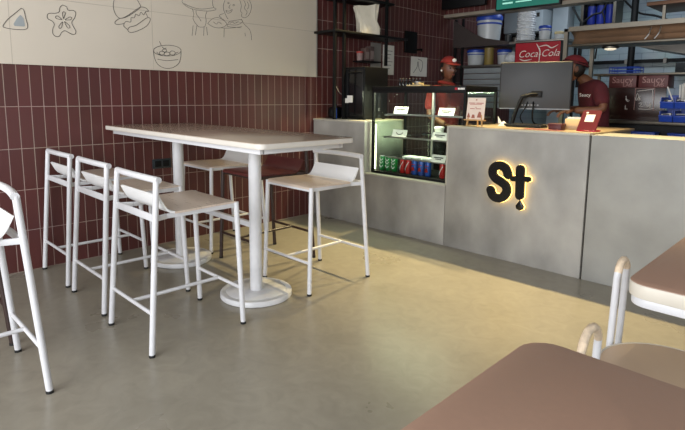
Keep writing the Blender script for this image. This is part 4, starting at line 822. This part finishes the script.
obj('branch', MB().tube([(-3.05, 7.9, 2.41), (-3.20, 7.9, 2.66)], .015, 8).tube(smooth_path([(-3.05, 7.9, 2.41), (-2.90, 7.9, 2.52), (-2.78, 7.9, 2.55), (-2.70, 7.9, 2.75)], 4), .014, 8).tube(smooth_path([(-2.78, 7.9, 2.55), (-2.74, 7.9, 2.40), (-2.80, 7.9, 2.2), (-2.83, 7.9, 1.9)], 4), .012, 8), M_black, ya)
cb_ = thing('ceiling_cable', 'black cable sagging past the black pole', 'cable', (-2.3, 8.3, 2.5))
obj('cord', MB().tube(smooth_path([(-2.72, 8.3, 2.85), (-2.45, 8.28, 2.56), (-2.2, 8.3, 2.48), (-1.95, 8.3, 2.36)], 5), .014, 8), M_black, cb_)
us = thing('upper_shelf', 'copper-edged shelf hanging at the top right over the heated shelf', 'shelf', (-.7, 6.0, 2.2))
obj('board', MB().box(-1.62, .3, 5.75, 6.35, 2.235, 2.27, .003), mat('copper_brown_edge', '#6e5140', .4, metal=.5), us)
obj('support', MB().box(-1.49, -1.465, 5.80, 5.83, 2.065, 2.235), M_steel, us)
obj('support', MB().box(.2, .225, 5.80, 5.83, 2.065, 2.235), M_steel, us)
hd = thing('extractor_hood', 'dark sloping hood below the heated shelf at the right edge', 'hood', (-.8, 7.3, 1.9))
obj('canopy', MB().prism([(-2.05, 7.0, 2.02), (-2.05, 7.02, 1.97), (-1.55, 7.0, 1.86), (-.9, 7.0, 1.84), (.4, 7.0, 1.84), (.4, 7.0, 2.02)], (0, .9, 0)), M_steeldull, hd)
obj('duct', MB().box(-1.0, -.5, 7.2, 7.7, 2.02, 3.29), M_steeldull, hd)
gb = thing('wall_switch_box', 'dark box on the blue tiles at the right edge of the photo', 'box', (-1.8, 8.45, 1.7))
obj('casing', MB().box(-1.94, -1.60, 8.40, 8.5, 1.66, 1.84, .004), M_darkgrey, gb)

# ------------------------------------------------------------------ people
def head_mesh(Mx, scale=1.0):
    t = bmesh.new(); bmesh.ops.create_uvsphere(t, u_segments=32, v_segments=24, radius=1)
    for v in t.verts:
        x, y, z = v.co; X, Y, Z = x * .074, y * .094, z * .118
        if z < 0: X *= 1 - .30 * (-z) ** 1.3; Y = Y * (1 - .12 * -z) + (.012 * -z if y > 0 else .0)
        if y > .3 and -.35 < z < .25: Y -= .006 * max(0, 1 - abs(abs(x) - .42) / .22) * max(0, 1 - abs(z - .05) / .18)   # eye sockets
        if y > .5: Y += .026 * max(0, 1 - abs(x) / .22) * max(0, 1 - abs(z + .18) / .24)                                 # nose
        if y > .5: Y += .006 * max(0, 1 - abs(x) / .40) * max(0, 1 - abs(z + .52) / .12)                                 # mouth
        if y > .4: Y += .010 * max(0, 1 - abs(x) / .35) * max(0, 1 - abs(z + .86) / .18)                                 # chin
        v.co = Vector((X, Y, Z))
    mb = MB()._merge(t)
    for sx in (-1, 1): mb.ball((sx * .076, -.008, -.012), .026, 12, (.35, .75, 1.15))
    return mb.xf(Mx @ Matrix.Scale(scale, 4))
def face_bits(Mx, parent):
    e = MB(); 
    for sx in (-1, 1): e.ball((sx * .031, .083, .006), .0095, 12, (1.3, .6, .7))
    obj('eyes', e.xf(Mx), M_eye, parent)
    b = MB()
    for sx in (-1, 1): b.tube([(sx * .016, .092, .026), (sx * .034, .090, .031), (sx * .052, .078, .024)], .004, 6)
    obj('eyebrows', b.xf(Mx), M_hair, parent)
    obj('lips', MB().ball((0, .0975, -.060), .017, 12, (1.25, .35, .45)).xf(Mx), M_lips, parent)
def hand(mb, wrist, d, n, scale=1.0):
    """palm, four fingers and a thumb; d along the fingers, n out of the back of the hand"""
    d = Vector(d).normalized(); n = Vector(n); n = (n - d * n.dot(d)).normalized(); s = d.cross(n); w0 = Vector(wrist)
    P = w0 + d * .045 * scale
    Mx = Matrix.Translation(P) @ Matrix((s, d, n)).transposed().to_4x4()
    mb.ball((0, 0, 0), .05 * scale, 14, (.80, 1.0, .34), M=Mx)
    for k, (off, ln) in enumerate(((-.030, .068), (-.010, .078), (.010, .072), (.029, .056))):
        a = P + d * .035 * scale + s * off * scale
        c1 = a + d * ln * .5 * scale - n * .008 * scale; c2 = a + d * ln * .82 * scale - n * .026 * scale; c3 = a + d * ln * .92 * scale - n * .044 * scale
        mb.tube([a, c1, c2, c3], [.0085 * scale, .008 * scale, .0075 * scale, .006 * scale], 8)
    a = P - d * .015 * scale - s * .032 * scale
    mb.tube([a, a - s * .024 * scale + d * .02 * scale - n * .006, a - s * .030 * scale + d * .05 * scale - n * .016], [.011 * scale, .010 * scale, .0075 * scale], 8)
def person(lab, base, hipz, J, face, pitch, arms, skin, shirt, scale=1.0):
    """J: pelvis, waist, chest, neck, head ; arms: list of (shoulder, elbow, wrist, hand dir, hand normal)"""
    root = thing('person', lab, 'person', base)
    V = [J['pelvis'], J['waist'], J['chest'], J['neckbase'], J['neck']]; RD = [(.15, .11), (.135, .10), (.155, .105), (.075, .07), .052]; E_ = [(0, 1), (1, 2), (2, 3), (3, 4)]
    body = MB()
    for a in arms:
        i = len(V); V += [a[0], a[1], a[2]]; RD += [.056, .043, .030]; E_ += [(2, i), (i, i + 1), (i + 1, i + 2)]
    for k in J['legs']:
        i = len(V); V += list(k); RD += [.092, .060, .042, (.045, .04)]; E_ += [(0, i)] + [(i + q, i + q + 1) for q in range(3)]
    body.mesh(skin_mesh(V, E_, RD, 0, 2))
    f = Vector(face); f.z = 0; f.normalize(); yaw = math.atan2(-f.x, f.y)
    Mx = Matrix.Translation(J['head']) @ Matrix.Rotation(yaw, 4, 'Z') @ Matrix.Rotation(-pitch, 4, 'X')
    body.mesh_head = None
    hm_ = head_mesh(Mx); me = bpy.data.meshes.new('h'); hm_.bm.to_mesh(me); hm_.bm.free(); body.mesh(me); bpy.data.meshes.remove(me)
    for a in arms: hand(body, a[2], a[3], a[4])
    bo_ = obj('body', body, skin, root, ang=60); face_bits(Mx, root)
    # shirt: torso and short sleeves just outside the skin
    V2 = [J['pelvis'], J['waist'], J['chest'], J['neckbase']]; R2 = [(.172, .13), (.155, .118), (.175, .122), (.080, .076)]; E2 = [(0, 1), (1, 2), (2, 3)]
    for a in arms:
        i = len(V2); s, e_ = Vector(a[0]), Vector(a[1]); V2 += [s, s.lerp(e_, .85)]; R2 += [.074, .070]; E2 += [(2, i), (i, i + 1)]
    obj('shirt', MB().mesh(skin_mesh(V2, E2, R2, 0, 2)), shirt, root, ang=60)
    tv_ = [J['pelvis'] + Vector((0, 0, .02))]; R3 = [(.172, .132)]; E3 = []
    for k in J['legs']:
        i = len(tv_); tv_ += [k[0], k[1], k[2]]; R3 += [.108, .078, .062]; E3 += [(0, i), (i, i + 1), (i + 1, i + 2)]
    obj('trousers', MB().mesh(skin_mesh(tv_, E3, R3, 0, 2)), M_trouser, root, ang=60)
    sh = MB()
    for k in J['legs']: sh.ball(Vector(k[3]) + f * .06 + Vector((0, 0, -.002)), .05, 14, (1.0, 1.0, .9)); sh.ball(Vector(k[3]) + f * .12 + Vector((0, 0, -.012)), .045, 14, (1.0, 1.0, .75))
    obj('shoes', sh, M_rubber, root)
    return root, Mx, f
V_ = Vector
# woman behind the case
wx, wy = -3.25, 4.83
def legs(x, y, f, side): return [[V_((x, y, .86)) + side * s * .10, V_((x, y, .48)) + side * s * .105 + f * .02, V_((x, y, .10)) + side * s * .11, V_((x, y, .048)) + side * s * .11 + f * .03] for s in (-1, 1)]
fF = V_((.80, -.36, 0)).normalized(); sF = V_((fF.y, -fF.x, 0))
J = dict(pelvis=V_((wx, wy, .95)), waist=V_((wx, wy, 1.10)), chest=V_((wx, wy, 1.315)), neckbase=V_((wx, wy, 1.475)), neck=V_((wx + .01, wy - .004, 1.56)), head=V_((wx + .025, wy - .012, 1.645)), legs=legs(wx, wy, fF, sF))
ch = J['chest']
arms = [(ch + sF * s * .175 + V_((0, 0, .09)), ch + sF * s * .215 + V_((0, 0, -.17)) + fF * .03, ch + sF * s * .13 + V_((0, 0, -.26)) + fF * .22, fF + V_((0, 0, -.1)), (0, 0, 1)) for s in (-1, 1)]
wo, Mx, f = person('woman in a bright red cap and red shirt standing behind the glass display case', (wx, wy, 0), .9, J, (.80, -.36, 0), .05, arms, M_skin, mat('red_polo_shirt', '#7a1c1a', .85, var=.1))
def capdome(zmin=.03, k=1.12, flat=1.0):
    t = bmesh.new(); bmesh.ops.create_uvsphere(t, u_segments=28, v_segments=18, radius=1)
    bmesh.ops.delete(t, geom=[v for v in t.verts if v.co.z < .18], context='VERTS')
    for v in t.verts: v.co = V_((v.co.x * .082 * k, v.co.y * .102 * k - .004, (v.co.z * .108) * flat + .028))
    bmesh.ops.solidify(t, geom=t.faces[:], thickness=.004)
    return MB()._merge(t)
cp = obj('cap', capdome().xf(Mx), M_redcap, wo)
bi = MB(); bi.prism([(x, y, z) for x, y, z in [(-.078, .058, .052), (-.085, .09, .048), (-.066, .135, .040), (-.03, .158, .036), (.03, .158, .036), (.066, .135, .040), (.085, .09, .048), (.078, .058, .052), (.04, .092, .056), (-.04, .092, .056)]], (0, 0, .006)).xf(Mx)
obj('cap_bill', bi, M_redcap, cp); obj('cap_badge', MB().ball((0, .104, .088), .024, 14, (1.1, .35, .8)).xf(Mx), M_cardwhite, cp, 'pale badge on the cap')
obj('hair', MB().ball((0, -.022, .004), .1, 20, (.80, .88, 1.0)).ball((0, -.105, -.02), .035, 12, (1, .8, 1)).xf(Mx), M_hair, wo)
obj('earphone', MB().ball((-.086, .0, -.022), .010, 10).xf(Mx).ball(Mx @ V_((.086, .0, -.022)), .010, 10), M_cardwhite, wo, 'white earphone')
co = MB().tube([(wx + .088 * math.cos(a), wy + .078 * math.sin(a), 1.487 + .018 * math.cos(a + 2.2)) for a in [2 * math.pi * k / 20 for k in range(20)]], .017, 8, closed=True)
obj('collar', co, M_orange, wo, 'dark red shirt collar with orange sunlight put into its colour')
# man behind the monitor
ff = V_((-.80, -.60, 0)).normalized(); fs = V_((ff.y, -ff.x, 0))
mx_, my_ = -1.855, 5.165
J = dict(pelvis=V_((mx_ + .06, my_ + .04, .95)), waist=V_((mx_ + .045, my_ + .03, 1.09)), chest=V_((mx_ + .01, my_ - .0, 1.345)), neckbase=V_((mx_ - .055, my_ - .035, 1.50)), neck=V_((mx_ - .105, my_ - .065, 1.565)), head=V_((-2.005, 5.075, 1.625)), legs=legs(mx_ + .06, my_ + .04, ff, fs))
ch = J['chest']; arms = []
for s in (-1, 1):
    sh_ = ch + fs * s * .18 + V_((0, 0, .09)); el = ch + fs * s * .235 + V_((0, 0, -.10)) + ff * .0 + V_((.03, -.01, 0)); wr = el + ff * .24 - fs * s * .05 + V_((0, 0, -.01))
    arms.append((sh_, el, wr, ff + V_((0, 0, -.15)), (0, 0, 1)))
ma, Mx, f = person('man in a dark red cap and red shirt bending behind the dark grey monitor', (mx_, my_, 0), .9, J, ff, -.25, arms, M_skin2, M_redshirt)
cp = obj('cap', capdome(k=1.16, flat=.92).xf(Mx), mat('dark_red_cap_cloth', '#66121a', .85, var=.1, scale=50), ma)
obj('cap_band', MB().tube([(.094 * math.cos(a), .116 * math.sin(a) - .004, .046) for a in [2 * math.pi * k / 28 for k in range(28)]], .009, 8, closed=True).xf(Mx), M_redshirt, cp)
obj('hair', MB().ball((0, -.020, .006), .1, 20, (.79, .86, .98)).xf(Mx), M_hair, ma)
cpos = V_((0, 0, 1.35)); pt = V_((-1.855, 5.085, 1.365)); 
obj('shirt_lettering', MB().mesh(text_mesh('Saucy', .042, .001), frontal((-1.845, my_ - .196, 1.375), yaw=.30)), M_cardwhite, ma, 'small white lettering on the chest')

# ------------------------------------------------------------------ warm track lights over the counter (out of the frame)
for k, x in enumerate((-3.7, -2.9, -2.1, -1.3, -.5)):
    t = thing('track_light', 'black track spotlight over the counter, number %s from the tiled wall' % ['one', 'two', 'three', 'four', 'five'][k], 'spotlight', (x, 4.62, 3.0), 'track spotlights')
    dirv = Vector((.0, -1.05, -3.0)).normalized(); q = dirv.to_track_quat('-Z', 'Y').to_matrix().to_4x4(); Mq = Matrix.Translation((x, 4.62, 2.98)) @ q
    obj('housing', MB().lathe([(.045, .0), (.045, .12), (.02, .13)], (0, 0, 0), 16, M=Mq), M_black, t)
    obj('arm', MB().box(x - .012, x + .012, 4.60, 4.64, 3.08, 3.3), M_black, t)
    l = bpy.data.lights.new('spot_lamp', 'SPOT'); l.energy = SPOT_POWER; l.color = SPOT_COL; l.spot_size = math.radians(62); l.spot_blend = .8; l.shadow_soft_size = .025
    lo = bpy.data.objects.new('spot_lamp', l); C.objects.link(lo); lo.matrix_world = Matrix.Translation(Mq @ V_((0, 0, -.03))) @ q
